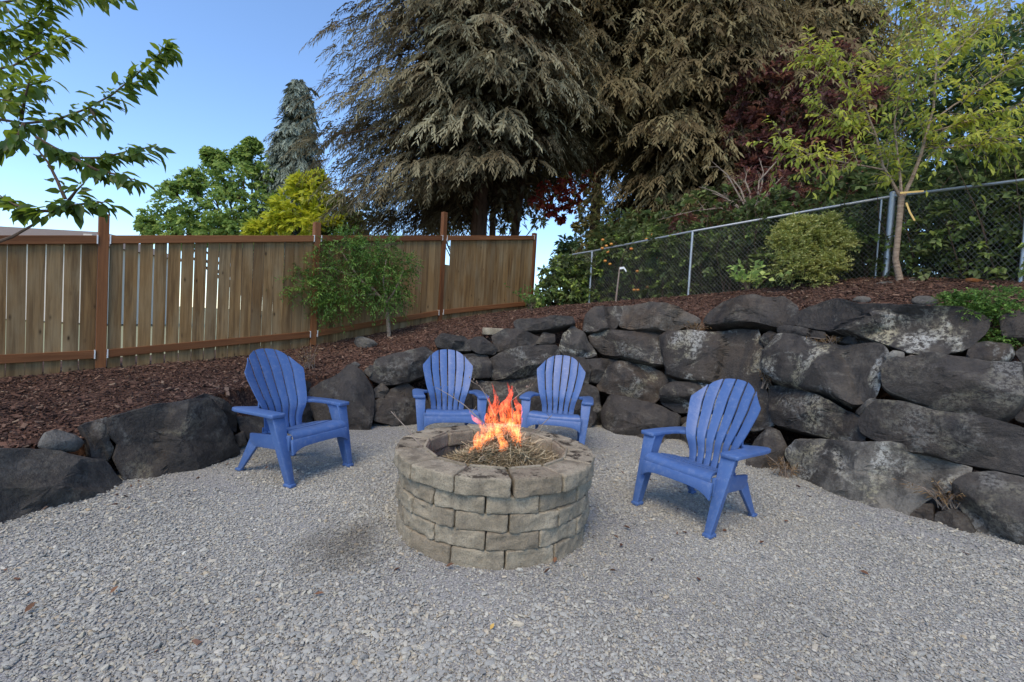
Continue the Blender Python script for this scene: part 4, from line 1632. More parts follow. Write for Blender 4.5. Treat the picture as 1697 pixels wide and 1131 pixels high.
def G(*c): return c
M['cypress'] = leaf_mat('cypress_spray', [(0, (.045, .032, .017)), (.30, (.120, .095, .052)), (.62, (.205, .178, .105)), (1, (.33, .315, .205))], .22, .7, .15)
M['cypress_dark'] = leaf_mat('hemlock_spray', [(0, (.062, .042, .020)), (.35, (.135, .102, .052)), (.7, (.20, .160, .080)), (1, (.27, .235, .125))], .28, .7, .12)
M['blue_conifer'] = leaf_mat('blue_conifer', [(0, (0.057, 0.069, 0.052)), (.4, (0.149, 0.178, 0.144)), (.8, (0.253, 0.299, 0.241)), (1, (0.368, 0.425, 0.356))], .25, .7, .2)
M['maple'] = leaf_mat('maple_leaf', [(0, (0.109, 0.178, 0.046)), (.5, (0.240, 0.365, 0.093)), (1, (0.513, 0.620, 0.186))], .45, .5, .3)
M['yellow'] = leaf_mat('golden_laurel', [(0, (0.196, 0.235, 0.023)), (.5, (0.508, 0.547, 0.039)), (1, (0.620, 0.620, 0.078))], .5, .4, .4)
M['dark_leaf'] = leaf_mat('dark_evergreen_leaf', [(0, (0.035, 0.064, 0.025)), (.6, (0.087, 0.148, 0.055)), (1, (0.185, 0.259, 0.099))], .35, .35, .5)
M['cherry'] = leaf_mat('cherry_leaf', [(0, (0.039, 0.078, 0.021)), (.5, (0.085, 0.150, 0.031)), (1, (0.195, 0.260, 0.039))], .48, .42, .4, (0.286, 0.390, 0.033))
M['cherry_r'] = leaf_mat('young_cherry_leaf', [(0, (0.152, 0.199, 0.037)), (.5, (0.315, 0.383, 0.066)), (1, (0.620, 0.620, 0.093))], .52, .45, .35, (0.620, 0.620, 0.083))
M['red'] = leaf_mat('red_maple_leaf', [(0, (.22, .035, .03)), (.5, (.45, .08, .05)), (.8, (.42, .20, .05)), (1, (.26, .30, .05))], .55, .5, .3)
M['plum'] = leaf_mat('plum_leaf', [(0, (0.067, 0.031, 0.031)), (.6, (0.168, 0.067, 0.064)), (1, (0.316, 0.146, 0.090))], .45, .5, .3)
M['birch'] = leaf_mat('birch_leaf', [(0, (0.178, 0.163, 0.075)), (.5, (0.385, 0.326, 0.133)), (1, (0.620, 0.593, 0.208))], .5, .5, .3)
M['bramble'] = leaf_mat('bramble_leaf', [(0, (0.055, 0.068, 0.030)), (.5, (0.122, 0.163, 0.058)), (.85, (0.209, 0.295, 0.085)), (1, (0.394, 0.508, 0.122))], .4, .5, .3)
M['box'] = leaf_mat('variegated_leaf', [(0, (.17, .20, .045)), (.5, (.36, .39, .10)), (1, (.58, .58, .24))], .4, .5, .3)
M['feather'] = leaf_mat('feathery_leaf', [(0, (0.042, 0.086, 0.023)), (.5, (0.106, 0.202, 0.042)), (1, (0.230, 0.384, 0.077))], .42, .5, .3)
M['dry_leaf'] = leaf_mat('dry_leaf', [(0, (.10, .06, .03)), (.5, (.22, .14, .07)), (1, (.36, .26, .14))], .3, .8, .1)


def branch(mb, pts, r0, r1, n=6):
    k = len(pts)
    mb.tube(pts, [r0 + (r1 - r0) * i / (k - 1) for i in range(k)], n)


# ---- big conifers with hanging sprays
def conifer(name, label, x, y, zb, z0, z1, R0, n_br, per, k, L, W, mat, seed, power=.75, trunk=.2, hang=.9, spray=.62, tint=.45, flat_top=1.0, side=None, tvar=.2, table=None, ang=.55, drop=.34, fan=4, tilt=0.0):
    root = empty(name, (x, y, zb))
    tag(root, label, 'tree')
    g = np.random.default_rng(seed)
    mb = MB()
    lean = g.normal(0, .12, 2)
    branch(mb, [Vector((x + lean[0] * i / 6, y + lean[1] * i / 6, zb - .3 + (z1 - zb) * i / 6)) for i in range(7)], trunk, .03, 10)
    mb.build('trunk', M['bark'], root, smooth=True, world=True)
    c = Crown(seed)
    t = np.sort(g.uniform(0, 1, n_br) ** 1.15)
    az = g.uniform(0, 2 * math.pi, n_br)
    prof = np.clip(1 - t * flat_top, .03, 1) ** power * np.clip(.55 + t * 6, 0, 1)
    if table: prof = np.interp(t, [q[0] for q in table], [q[1] for q in table])
    ln = R0 * prof * g.uniform(.66, 1.08, n_br)
    if side is not None:
        ln = ln * (1 + side * np.cos(az))
    zz = z0 + (z1 - z0) * t
    zz = zz + tilt * np.cos(az) * (1 - t)
    dirs = np.stack([np.cos(az), np.sin(az), np.zeros(n_br)], -1)
    bm_ = MB()
    # boughs: every few places along a branch a fan of hanging sprays
    S, D, LN, TI, OU = [], [], [], [], []
    for j in range(per):
        s = (.20 + .82 * (j + g.uniform(0, 1, n_br)) / per)
        rise = .10 * s - drop * s * s
        tb_ = g.normal(0, .17, n_br)
        P = np.stack([np.full(n_br, x), np.full(n_br, y), zz], -1) + dirs * (ln * s)[:, None] + UP * (rise * ln)[:, None]
        P = P + np.cross(dirs, UP) * (g.normal(0, .17, n_br) * ln * s)[:, None] + g.normal(0, .06, (n_br, 3))
        for q in range(fan):
            w = (q - (fan - 1) / 2) / max(1, fan - 1)
            S.append(P + g.normal(0, .05, (n_br, 3)))
            D.append(dirs * g.uniform(.5, 1.0, n_br)[:, None] + np.cross(dirs, UP) * (w * 1.3 + g.normal(0, .2, n_br))[:, None] - UP * g.uniform(.0, .4, n_br)[:, None])
            LN.append(spray * g.uniform(.6, 1.3, n_br) * np.clip(.45 + ln / R0, .4, 1.1))
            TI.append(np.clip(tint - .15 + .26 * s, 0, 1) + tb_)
            OU.append(dirs)
    S, D, LN, TI = np.concatenate(S), np.concatenate(D), np.concatenate(LN), np.concatenate(TI)
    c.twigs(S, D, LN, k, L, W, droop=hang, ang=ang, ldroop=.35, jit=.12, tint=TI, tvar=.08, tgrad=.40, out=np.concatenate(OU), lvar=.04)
    # dense brown inside of the crown
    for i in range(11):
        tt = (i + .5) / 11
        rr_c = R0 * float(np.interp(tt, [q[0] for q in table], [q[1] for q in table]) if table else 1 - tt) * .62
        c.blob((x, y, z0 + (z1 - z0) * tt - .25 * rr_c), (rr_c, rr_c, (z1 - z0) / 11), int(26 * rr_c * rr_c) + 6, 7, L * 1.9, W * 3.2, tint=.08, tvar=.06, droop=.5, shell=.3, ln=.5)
    c.build('crown', mat, root)
    # limbs
    sel = np.arange(0, n_br, 4)
    for i in sel:
        o_ = Vector((x, y, zz[i]))
        d_ = Vector(dirs[i])
        pts = [o_ + d_ * ln[i] * s + Vector((0, 0, (.10 * s - drop * s * s) * ln[i])) for s in (0, .35, .7, .95)]
        branch(bm_, pts, .035, .006, 4)
    bm_.build('limbs', M['bark'], root, world=True)
    return root


def bz(x, y): return float(bank_z(x, y))


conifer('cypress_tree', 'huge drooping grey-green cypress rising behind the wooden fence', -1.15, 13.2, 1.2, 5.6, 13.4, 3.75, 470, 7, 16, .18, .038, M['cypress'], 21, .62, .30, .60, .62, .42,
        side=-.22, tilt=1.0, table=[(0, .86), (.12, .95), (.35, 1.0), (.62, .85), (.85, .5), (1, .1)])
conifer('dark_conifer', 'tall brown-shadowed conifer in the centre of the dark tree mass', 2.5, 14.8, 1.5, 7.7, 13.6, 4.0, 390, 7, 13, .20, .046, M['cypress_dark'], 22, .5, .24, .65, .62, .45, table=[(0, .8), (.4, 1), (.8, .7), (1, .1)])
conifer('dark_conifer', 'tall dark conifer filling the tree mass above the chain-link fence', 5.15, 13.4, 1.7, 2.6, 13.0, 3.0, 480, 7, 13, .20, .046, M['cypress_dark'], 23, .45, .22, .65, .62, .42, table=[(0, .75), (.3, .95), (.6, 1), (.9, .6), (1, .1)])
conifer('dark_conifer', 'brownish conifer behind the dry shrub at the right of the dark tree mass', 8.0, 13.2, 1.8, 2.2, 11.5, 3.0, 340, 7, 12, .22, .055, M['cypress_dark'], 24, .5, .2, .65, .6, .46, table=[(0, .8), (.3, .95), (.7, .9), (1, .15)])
pb = at(492, 250, 20.5)
conifer('blue_conifer', 'narrow blue-grey weeping conifer standing against the sky beyond the fence', pb.x, pb.y, .0, 2.6, at(492, 137, 20.5).z, 1.55, 300, 5, 11, .22, .06, M['blue_conifer'], 25, .85, .18, .7, .5, .42, table=[(0, 1), (.3, .85), (.6, .62), (.9, .28), (1, .1)])
for k, (px, py, h, lb) in enumerate([(935, 402, 2.3, 'tiny far conifer left of the pair seen over the chain-link fence'), (953, 398, 2.6, 'tiny far conifer right of the pair seen over the chain-link fence')]):
    p = at(px, py, 30)
    conifer('far_conifer', lb, p.x, p.y, 0.0, p.z - h, p.z, .9, 60, 4, 6, .22, .07, M['dark_leaf'], 40 + k, .9, .08, .3, .4, .5)
# extra trunks under the big crown
for k, (px, Y, r_, lb) in enumerate([(820, 13.9, .13, 'thin trunk just right of the big cypress trunk'), (858, 14.2, .17, 'dark trunk second from the right behind the fence end'), (877, 14.6, .09, 'slender leaning trunk nearest the fence end')]):
    p = at(px, 385, Y)
    e = empty('tree_trunk', (p.x, p.y, 1.0))
    tag(e, lb, 'tree')
    mb = MB()
    branch(mb, [Vector((p.x + .10 * math.sin(i * 1.3 + k) - (.12 * i if k == 2 else 0), p.y, .7 + i * 1.1)) for i in range(7)], r_, r_ * .5, 8)
    mb.build('trunk', M['bark'], e, smooth=True, world=True)
    c = Crown(60 + k)
    c.blob((p.x, p.y, 7.2), (1.0, 1.0, 1.4), 120, 9, .2, .05, droop=.7, tint=.3)
    c.build('crown', M['cypress_dark'], e)


# ---- broadleaf trees and shrubs described by clumps: (photo x, photo y, radius px, distance)
def bushy(name, label, cat, clumps, mat, L, W, seed, base=None, n=60, k=8, trunk=.1, squash=.85, bark='twig', group=None, stems=True, depth=1.0, **kw):
    g = random.Random(seed)
    cs = [(at(x, y, Y + g.uniform(-.3, .3) * r * Y / FPX * depth), r * Y / FPX) for x, y, r, Y in clumps]
    if base is None:
        b = sum((c for c, r in cs), Vector()) / len(cs)
        base = Vector((b.x, b.y, bz(b.x, b.y)))
    root = empty(name, base)
    tag(root, label, cat, group)
    cr_ = Crown(seed)
    for c, r in cs:
        cr_.blob(c, (r, r * depth, r * squash), max(4, int(n * g.uniform(.8, 1.2))), k, L, W, **kw)
    cr_.build('foliage' if cat != 'tree' else 'crown', mat, root)
    if stems:
        mb = MB()
        hub = base + Vector((0, 0, .25 * (sum(c.z for c, r in cs) / len(cs) - base.z)))
        if trunk: branch(mb, [base - Vector((0, 0, .2)), (base + hub) / 2 + Vector((.03, 0, 0)), hub], trunk, trunk * .7, 7)
        for c, r in cs:
            m = hub.lerp(c, .5) + Vector((g.uniform(-.2, .2), g.uniform(-.2, .2), g.uniform(0, .3))) * r
            branch(mb, [hub, m, c], max(trunk * .55, .008), max(trunk * .12, .003), 5)
            for q in range(3):
                d = Vector((g.gauss(0, 1), g.gauss(0, 1), g.gauss(0, .8))).normalized() * r * .8
                branch(mb, [m.lerp(c, .6), c + d * .5, c + d], max(trunk * .16, .004), .002, 4)
        mb.build('trunk' if cat == 'tree' else 'stems', M[bark], root, smooth=True, world=True)
    return root


bushy('maple_tree', 'bright green broadleaf tree with spreading crown beyond the left fence', 'tree',
      [(265, 365, 26, 19), (300, 340, 34, 19), (335, 365, 34, 19), (350, 310, 30, 19.4), (318, 300, 16, 19), (380, 345, 36, 19), (395, 300, 34, 19.5), (360, 265, 16, 19.5), (347, 256, 9, 19.5), (420, 320, 38, 19.5), (430, 270, 22, 20),
       (418, 240, 10, 20), (440, 355, 34, 19), (450, 300, 28, 20), (300, 380, 30, 18.6), (400, 380, 30, 18.6), (245, 375, 12, 19), (285, 312, 9, 19), (400, 258, 12, 19.6), (470, 340, 22, 20), (360, 385, 26, 18.6)],
      M['maple'], .17, .11, 31, base=Vector((-11.2, 19.6, .1)), n=110, k=10, trunk=.16, tint=.5, tvar=.25, droop=.35)
bushy('golden_laurel', 'sunlit yellow-green laurel shrub just beyond the wooden fence', 'shrub',
      [(480, 345, 24, 14.6), (510, 320, 24, 14.6), (500, 370, 30, 14.4), (540, 340, 26, 14.6), (450, 378, 20, 14.4), (430, 385, 16, 14.3), (535, 375, 28, 14.5), (495, 305, 13, 14.6), (525, 300, 14, 14.7), (465, 360, 18, 14.4), (560, 360, 22, 14.8), (585, 372, 18, 15)],
      M['yellow'], .24, .10, 32, n=46, k=9, trunk=.05, tint=.6, tvar=.22, up=.5)
bushy('dark_shrub', 'dark green shrub under the cypress between the laurel and the fence post', 'shrub',
      [(565, 345, 20, 14.9), (575, 375, 24, 14.8), (600, 355, 14, 15), (555, 385, 18, 14.7), (590, 385, 16, 14.9)],
      M['bramble'], .2, .09, 33, n=40, k=8, trunk=.04, tint=.6)
bushy('leafy_tree', 'thin yellow-green tree seen between the trunks behind the fence', 'tree',
      [(715, 355, 22, 16), (745, 335, 18, 16), (700, 335, 14, 16), (765, 365, 18, 16), (730, 380, 14, 16), (845, 350, 14, 16.5), (840, 375, 14, 16.5), (870, 340, 16, 16.5), (895, 365, 12, 16.5), (780, 340, 12, 16)],
      M['birch'], .16, .08, 34, n=34, k=7, trunk=.06, tint=.45, shell=.2)
bushy('red_maple', 'red-leaved maple branch hanging in the gap right of the fence end', 'tree',
      [(905, 320, 17, 13), (925, 335, 14, 13), (940, 318, 16, 13), (950, 345, 11, 13), (915, 350, 9, 13), (965, 325, 12, 13.2), (935, 300, 15, 13), (890, 335, 12, 13), (975, 300, 14, 13.3), (930, 362, 6, 13)],
      M['red'], .13, .10, 35, base=Vector((2.3, 13.6, 1.5)), n=20, k=7, trunk=.04, tint=.35, tvar=.3, droop=.6, shell=.1, stems=False)
bushy('leafy_tree', 'thin olive-leaved tree right of the sky gap above the apple tree', 'tree',
      [(970, 350, 14, 12.5), (985, 375, 16, 12.5), (975, 400, 14, 12.3), (995, 345, 14, 12.6), (985, 320, 14, 12.7), (965, 425, 12, 12.3), (1005, 400, 16, 12.4), (960, 375, 9, 12.5)],
      M['birch'], .11, .07, 36, n=40, k=7, trunk=.03, tint=.35, shell=.2)
bushy('plum_tree', 'dark red-leaved plum tree behind the young cherry tree', 'tree',
      [(1300, 200, 42, 10.6), (1350, 170, 44, 10.6), (1340, 235, 44, 10.4), (1390, 220, 40, 10.4), (1290, 260, 36, 10.6), (1260, 150, 40, 10.9), (1310, 120, 40, 10.9), (1370, 110, 36, 10.8), (1230, 220, 34, 11), (1400, 285, 36, 10.2), (1430, 180, 36, 10.4), (1250, 290, 30, 10.8)],
      M['plum'], .13, .065, 37, n=100, k=9, trunk=.09, tint=.5, tvar=.28)
bushy('birch_tree', 'tall airy birch with small hanging leaves at the top right', 'tree',
      [(1240, 50, 50, 13.5), (1300, 30, 50, 13.5), (1350, 60, 44, 13.3), (1400, 20, 46, 13.5), (1450, 50, 40, 13.5), (1500, 20, 42, 13.5), (1560, 40, 44, 13.5), (1480, 90, 26, 13.2), (1330, -30, 60, 13.8), (1430, -50, 60, 13.8), (1550, -40, 60, 13.8), (1190, -10, 50, 14), (1620, 10, 50, 13.6), (1650, 70, 44, 13.4), (1590, 95, 32, 13.4), (1240, -80, 70, 14), (1700, 30, 50, 13.4)],
      M['birch'], .12, .07, 38, n=95, k=9, trunk=.14, tint=.5, tvar=.25, droop=1.1, shell=.2, squash=1.2)
bushy('laurel_hedge', 'dark glossy laurel hedge behind the fence at the right edge', 'hedge',
      [(1610, 300, 46, 8.6), (1660, 250, 50, 8.4), (1700, 310, 50, 8.0), (1640, 180, 52, 8.7), (1700, 170, 56, 8.3), (1560, 290, 40, 9.0), (1690, 90, 60, 8.8), (1620, 110, 50, 9.2), (1740, 240, 50, 8.0), (1580, 210, 44, 9.3), (1530, 150, 44, 9.8), (1550, 340, 36, 8.8), (1650, 350, 40, 8.2), (1720, 380, 46, 7.6), (1490, 230, 44, 9.9), (1500, 310, 40, 9.3), (1460, 330, 34, 9.4)],
      M['dark_leaf'], .17, .07, 39, n=85, k=9, trunk=.06, tint=.5, up=.3)
# thicket behind the chain-link fence: reads as one mass
cr_ = Crown(50)
g_ = random.Random(50)
thick = empty('bramble_thicket', (4.4, 8.6, 2.0))
tag(thick, 'dark tangled brambles and ivy growing along the back of the chain-link fence', 'brambles', kind='stuff')
for k in range(150):
    s = g_.uniform(0.25, 4.6)
    i = min(int(s), 4)
    A, B = Vector(CHAIN[i]), Vector(CHAIN[i + 1])
    p = A.lerp(B, s - i)
    nrm_ = Vector((B - A)).cross(Vector((0, 0, 1))).normalized() * -1
    back = g_.uniform(.15, 1.3)
    hz = g_.uniform(.05, 1.25) * (1.0 if s > 1.2 else .8) + back * .12
    c0 = p + nrm_ * back + Vector((0, 0, hz))
    cr_.blob(c0, (.42, .42, .34), 44, 8, .085, .055, tint=g_.choice((.25, .35, .5, .62)), tvar=.2, shell=.25)
for k in range(170):
    s = g_.uniform(0.6, 4.95)
    i = min(int(s), 4)
    A, B = Vector(CHAIN[i]), Vector(CHAIN[i + 1])
    nrm_ = Vector((B - A)).cross(Vector((0, 0, 1))).normalized() * -1
    back = g_.uniform(.9, 2.4)
    c0 = A.lerp(B, s - i) + nrm_ * back + Vector((0, 0, g_.uniform(-.1, 1.5 + .3 * back)))
    cr_.blob(c0, (.6, .6, .5), 46, 8, .14, .09, tint=g_.choice((.15, .25, .4, .5)), tvar=.18, shell=.2)
cr_.build('foliage', M['bramble'], thick)
mb = MB()
for k in range(150):
    s = g_.uniform(.3, 4.7)
    i = min(int(s), 4)
    A, B = Vector(CHAIN[i]), Vector(CHAIN[i + 1])
    nrm_ = Vector((B - A)).cross(Vector((0, 0, 1))).normalized() * -1
    p = A.lerp(B, s - i) + nrm_ * g_.uniform(.1, .8)
    q = p + Vector((g_.gauss(0, .35), g_.gauss(0, .2), g_.uniform(.7, 1.7)))
    branch(mb, [p - Vector((0, 0, .1)), p.lerp(q, .5) + Vector((g_.gauss(0, .1), 0, .1)), q], .008, .003, 4)
mb.build('canes', M['twig'], thick, world=True)
# bramble spilling over the low end of the fence
bushy('bramble_bush', 'leafy bramble bush at the right end of the wooden fence', 'bush',
      [(915, 455, 18, 10.2), (935, 440, 16, 10.4), (950, 465, 18, 10.3), (925, 480, 18, 10.1), (905, 480, 14, 9.8), (965, 445, 14, 10.4), (940, 490, 16, 10), (895, 495, 12, 9.6), (925, 500, 16, 10.2), (950, 500, 16, 10.2), (910, 495, 14, 10.4), (975, 500, 14, 10.3), (970, 480, 16, 10.3), (885, 505, 9, 9.4), (960, 432, 7, 10.5)],
      M['bramble'], .10, .06, 51, n=52, k=8, trunk=.012, tint=.6)
ap = bushy('apple_tree', 'low apple tree with red and yellow apples leaning on the chain-link fence', 'tree',
           [(1010, 425, 20, 9.95), (1040, 415, 22, 9.8), (1075, 400, 22, 9.6), (1085, 425, 22, 9.5), (1060, 440, 22, 9.6), (1030, 450, 18, 9.8), (1100, 450, 18, 9.4), (1055, 470, 18, 9.6), (1000, 450, 14, 10), (1020, 400, 14, 9.9), (1110, 410, 16, 9.5)],
           M['bramble'], .10, .055, 52, n=40, k=8, trunk=.03, tint=.55)
t = NT('apple_skin')
M['apple'] = t.done(t.bsdf(t.mix(t.noise(rnd_vec(t, t.coord()), 9, 3), (.50, .09, .035), (.62, .40, .07)), .35))
for k, (x, y) in enumerate([(999, 398), (1005, 408), (998, 412), (1013, 405), (1007, 418), (1003, 433), (1011, 438), (1046, 413), (1072, 397), (1080, 390), (1088, 397), (1100, 397), (1086, 412), (1090, 427), (1095, 427), (1093, 432), (1056, 450), (1051, 481), (1057, 481), (1073, 476)]):
    Y = 9.3 if x > 1040 else 9.65
    p = at(x, y, Y)
    bm = bmesh.new()
    bmesh.ops.create_uvsphere(bm, u_segments=10, v_segments=7, radius=.036)
    for v in bm.verts:
        if v.co.x ** 2 + v.co.y ** 2 < .0004: v.co.z *= .82
        v.co.z *= .92
    me = bpy.data.meshes.new('apple')
    bm.to_mesh(me); bm.free()
    me.polygons.foreach_set('use_smooth', np.ones(len(me.polygons), dtype=bool))
    o = link_mesh('apple', me, M['apple'], ap)
    o.location = p - ap.location

# dead branches and dry shrub above the fence
ds = empty('dead_shrub', at(1230, 370, 9.2))
tag(ds, 'bare dead branches sticking out above the chain-link fence', 'shrub')
mb = MB()
for pp in ([(1240, 350), (1225, 325), (1205, 290), (1180, 268)], [(1240, 350), (1228, 315), (1215, 298), (1200, 292)], [(1235, 355), (1215, 335), (1185, 318), (1158, 310)], [(1230, 350), (1205, 330), (1180, 320)],
           [(1245, 350), (1243, 320), (1235, 300), (1238, 285)], [(1250, 350), (1262, 310), (1265, 285), (1258, 262)], [(1255, 345), (1280, 310), (1300, 290)], [(1250, 345), (1275, 320), (1310, 315), (1335, 325)],
           [(1225, 360), (1195, 345), (1150, 350), (1090, 365)], [(1255, 340), (1258, 300), (1285, 270), (1290, 262)], [(1260, 335), (1300, 300), (1330, 300)], [(1250, 350), (1300, 330), (1360, 310)]):
    pts = [at(x, y, 9.2 + .12 * i) for i, (x, y) in enumerate(pp)]
    branch(mb, pts, .022, .005, 5)
    for i in range(1, len(pts)):
        for q in range(3):
            s0 = pts[i - 1].lerp(pts[i], g_.random())
            branch(mb, [s0, s0 + Vector((g_.gauss(0, .12), g_.gauss(0, .12), g_.uniform(-.02, .22)))], .006, .002, 4)
mb.build('branches', M['dead_wood'], ds, smooth=True, world=True)
bushy('dry_shrub', 'brown twiggy shrub rising behind the chain-link fence right of the dead branches', 'shrub',
      [(1290, 320, 34, 9.3), (1330, 300, 34, 9.3), (1350, 340, 34, 9.1), (1300, 360, 30, 9.1), (1390, 330, 32, 9.0), (1260, 340, 26, 9.3), (1400, 370, 28, 8.8), (1170, 365, 24, 9.6), (1210, 350, 26, 9.5), (1130, 375, 20, 9.7), (1240, 300, 24, 9.8)],
      M['plum'], .09, .035, 53, n=60, k=8, trunk=.03, tint=.65, tvar=.22, bark='dead_wood', shell=.2)

# variegated round shrub
bushy('variegated_shrub', 'round pale yellow-green shrub in front of the chain-link fence', 'shrub',
      [(1342, 428, 32, 6.75), (1316, 415, 24, 6.75), (1368, 412, 26, 6.7), (1330, 392, 22, 6.8), (1360, 386, 20, 6.8), (1310, 440, 22, 6.65), (1374, 440, 20, 6.6), (1340, 455, 28, 6.6), (1384, 392, 12, 6.75), (1320, 376, 12, 6.85), (1294, 402, 11, 6.75), (1375, 370, 9, 6.8), (1400, 405, 8, 6.7), (1302, 384, 9, 6.8), (1345, 372, 8, 6.8)],
      M['box'], .036, .022, 54, base=Vector((4.05, 6.72, 2.15)), n=150, k=11, trunk=.012, tint=.66, tvar=.2, up=.9, ln=.15)

# small feathery tree by the wooden fence
ft = bushy('feathery_tree', 'small feathery green tree spreading in front of the wooden fence', 'tree',
           [(500, 470, 26, 7.0), (530, 445, 30, 7.1), (565, 425, 28, 7.2), (560, 465, 34, 7.0), (600, 450, 32, 7.2), (630, 440, 28, 7.3), (600, 485, 28, 7.1), (640, 475, 26, 7.3), (530, 480, 20, 6.9), (490, 450, 14, 7.0), (655, 460, 22, 7.4), (670, 440, 14, 7.5), (530, 410, 14, 7.2), (575, 400, 14, 7.3), (640, 410, 14, 7.4), (475, 470, 10, 6.9), (555, 505, 12, 6.9), (648, 498, 14, 7.3), (612, 415, 16, 7.3)],
           M['feather'], .062, .019, 55, base=at(645, 556, 7.35), n=68, k=11, trunk=0, tint=.5, tvar=.24, droop=.4, shell=.25, stems=False, ln=.26)
mb = MB()
b0 = [at(645, 560, 7.35), at(643, 530, 7.34), at(640, 500, 7.32)]
branch(mb, b0, .035, .03, 8)
for pp in ([(640, 505), (620, 480), (590, 460), (550, 445), (510, 440)], [(640, 500), (635, 465), (640, 430)], [(640, 505), (655, 480), (668, 450)], [(625, 488), (590, 490), (550, 495), (515, 500)], [(600, 468), (580, 440), (565, 415)]):
    branch(mb, [at(x, y, 7.3 - .05 * i) for i, (x, y) in enumerate(pp)], .02, .006, 6)
mb.build('trunk', M['cherry_bark'], ft, smooth=True, world=True)


# ---- young cherry tree in front of the chain-link fence
YC = 6.15
ct = empty('young_cherry_tree', at(1491, 473, YC))
tag(ct, 'young cherry tree with slender forked trunk in front of the chain-link fence', 'tree')
mb = MB()
pts = [at(1493, 478, YC), at(1489, 455, YC), at(1484, 430, YC), at(1487, 400, YC), at(1491, 360, YC), at(1494, 325, YC)]
mb.tube(pts, [.048, .040, .036, .034, .034, .038], 12)
mb.build('trunk', M['cherry_bark'], ct, smooth=True, world=True)
LIMB = [
    ([(1494, 330), (1478, 302), (1463, 275), (1452, 225), (1428, 165), (1412, 110)], 0, .024),
    ([(1494, 330), (1492, 295), (1487, 255), (1482, 205), (1490, 150), (1480, 90)], .1, .020),
    ([(1495, 330), (1511, 298), (1527, 255), (1535, 222), (1547, 180), (1552, 100), (1566, 40), (1570, -20)], -.1, .026),
    ([(1540, 205), (1580, 175), (1620, 150), (1665, 118), (1710, 90)], -.2, .014),
    ([(1466, 282), (1430, 275), (1390, 268), (1340, 255), (1290, 235)], -.3, .012),
    ([(1530, 245), (1570, 245), (1620, 240), (1680, 225)], -.5, .012),
    ([(1452, 225), (1420, 210), (1390, 195), (1350, 170)], .2, .010),
    ([(1550, 120), (1590, 80), (1630, 40), (1680, 10)], .3, .012),
    ([(1440, 190), (1400, 140), (1370, 105), (1340, 85)], .1, .009),
    ([(1552, 100), (1530, 50), (1515, 10), (1500, -30)], .1, .010),
    ([(1535, 222), (1575, 210), (1640, 190), (1700, 175)], -.4, .011),
    ([(1484, 220), (1510, 170), (1520, 120), (1530, 80)], -.4, .010),
]
cr_ = Crown(61)
lm = MB()
g = cr_.g
for pp, dy, r0 in LIMB:
    pts = [at(x, y, YC + dy * i / len(pp) * 2) for i, (x, y) in enumerate(pp)]
    branch(lm, pts, r0, .004, 6)
    n = 34
    S, D = [], []
    for i in range(n):
        s = g.uniform(.22, 1.0) * (len(pts) - 1)
        j = min(int(s), len(pts) - 2)
        p = pts[j].lerp(pts[j + 1], s - j)
        d = (pts[j + 1] - pts[j]).normalized()
        dd = np.array(d) * .6 + g.normal(0, .6, 3) + UP * .15
        S.append(np.array(p) + g.normal(0, .03, 3)); D.append(dd)
    S, D = np.array(S), np.array(D)
    cr_.twigs(S, D, g.uniform(.15, .62, n), 9, .100, .034, droop=.25, ang=.75, ldroop=.55, jit=.22, tint=.5, tvar=.2, big=True, curl=.3)
    for a_, d_ in zip(S, unit(D)):
        p = Vector(a_); q = p + Vector(d_) * .35 - Vector((0, 0, .05))
        branch(lm, [p, q], .004, .0015, 3)
lm.build('limbs', M['cherry_bark'], ct, smooth=True, world=True)
cr_.build('crown', M['cherry_r'], ct)
t = NT('tie_strap')
M['strap'] = t.done(t.bsdf((.72, .50, .18), .6))
p = at(1500, 322, YC - .06)
for k, (pp, lb) in enumerate([([(1492, 320), (1531, 317)], 'pale yellow tie strap sticking out at the fork of the young cherry'), ([(1502, 336), (1508, 352), (1516, 366)], 'yellow tie strap hanging from the young cherry trunk')]):
    pts = [at(x, y, YC - .07) for x, y in pp]
    mb = MB()
    for i in range(len(pts) - 1):
        a, b = pts[i], pts[i + 1]
        hv, dv = Vector((0, 0, .012)) if k == 0 else Vector((.012, 0, .004)), Vector((0, .004, 0))
        mb.hexa([a - hv, b - hv, b - hv + dv, a - hv + dv], [a + hv, b + hv, b + hv + dv, a + hv + dv])
    o = mb.build('tie_strap', M['strap'])
    tag(o, lb, 'strap')

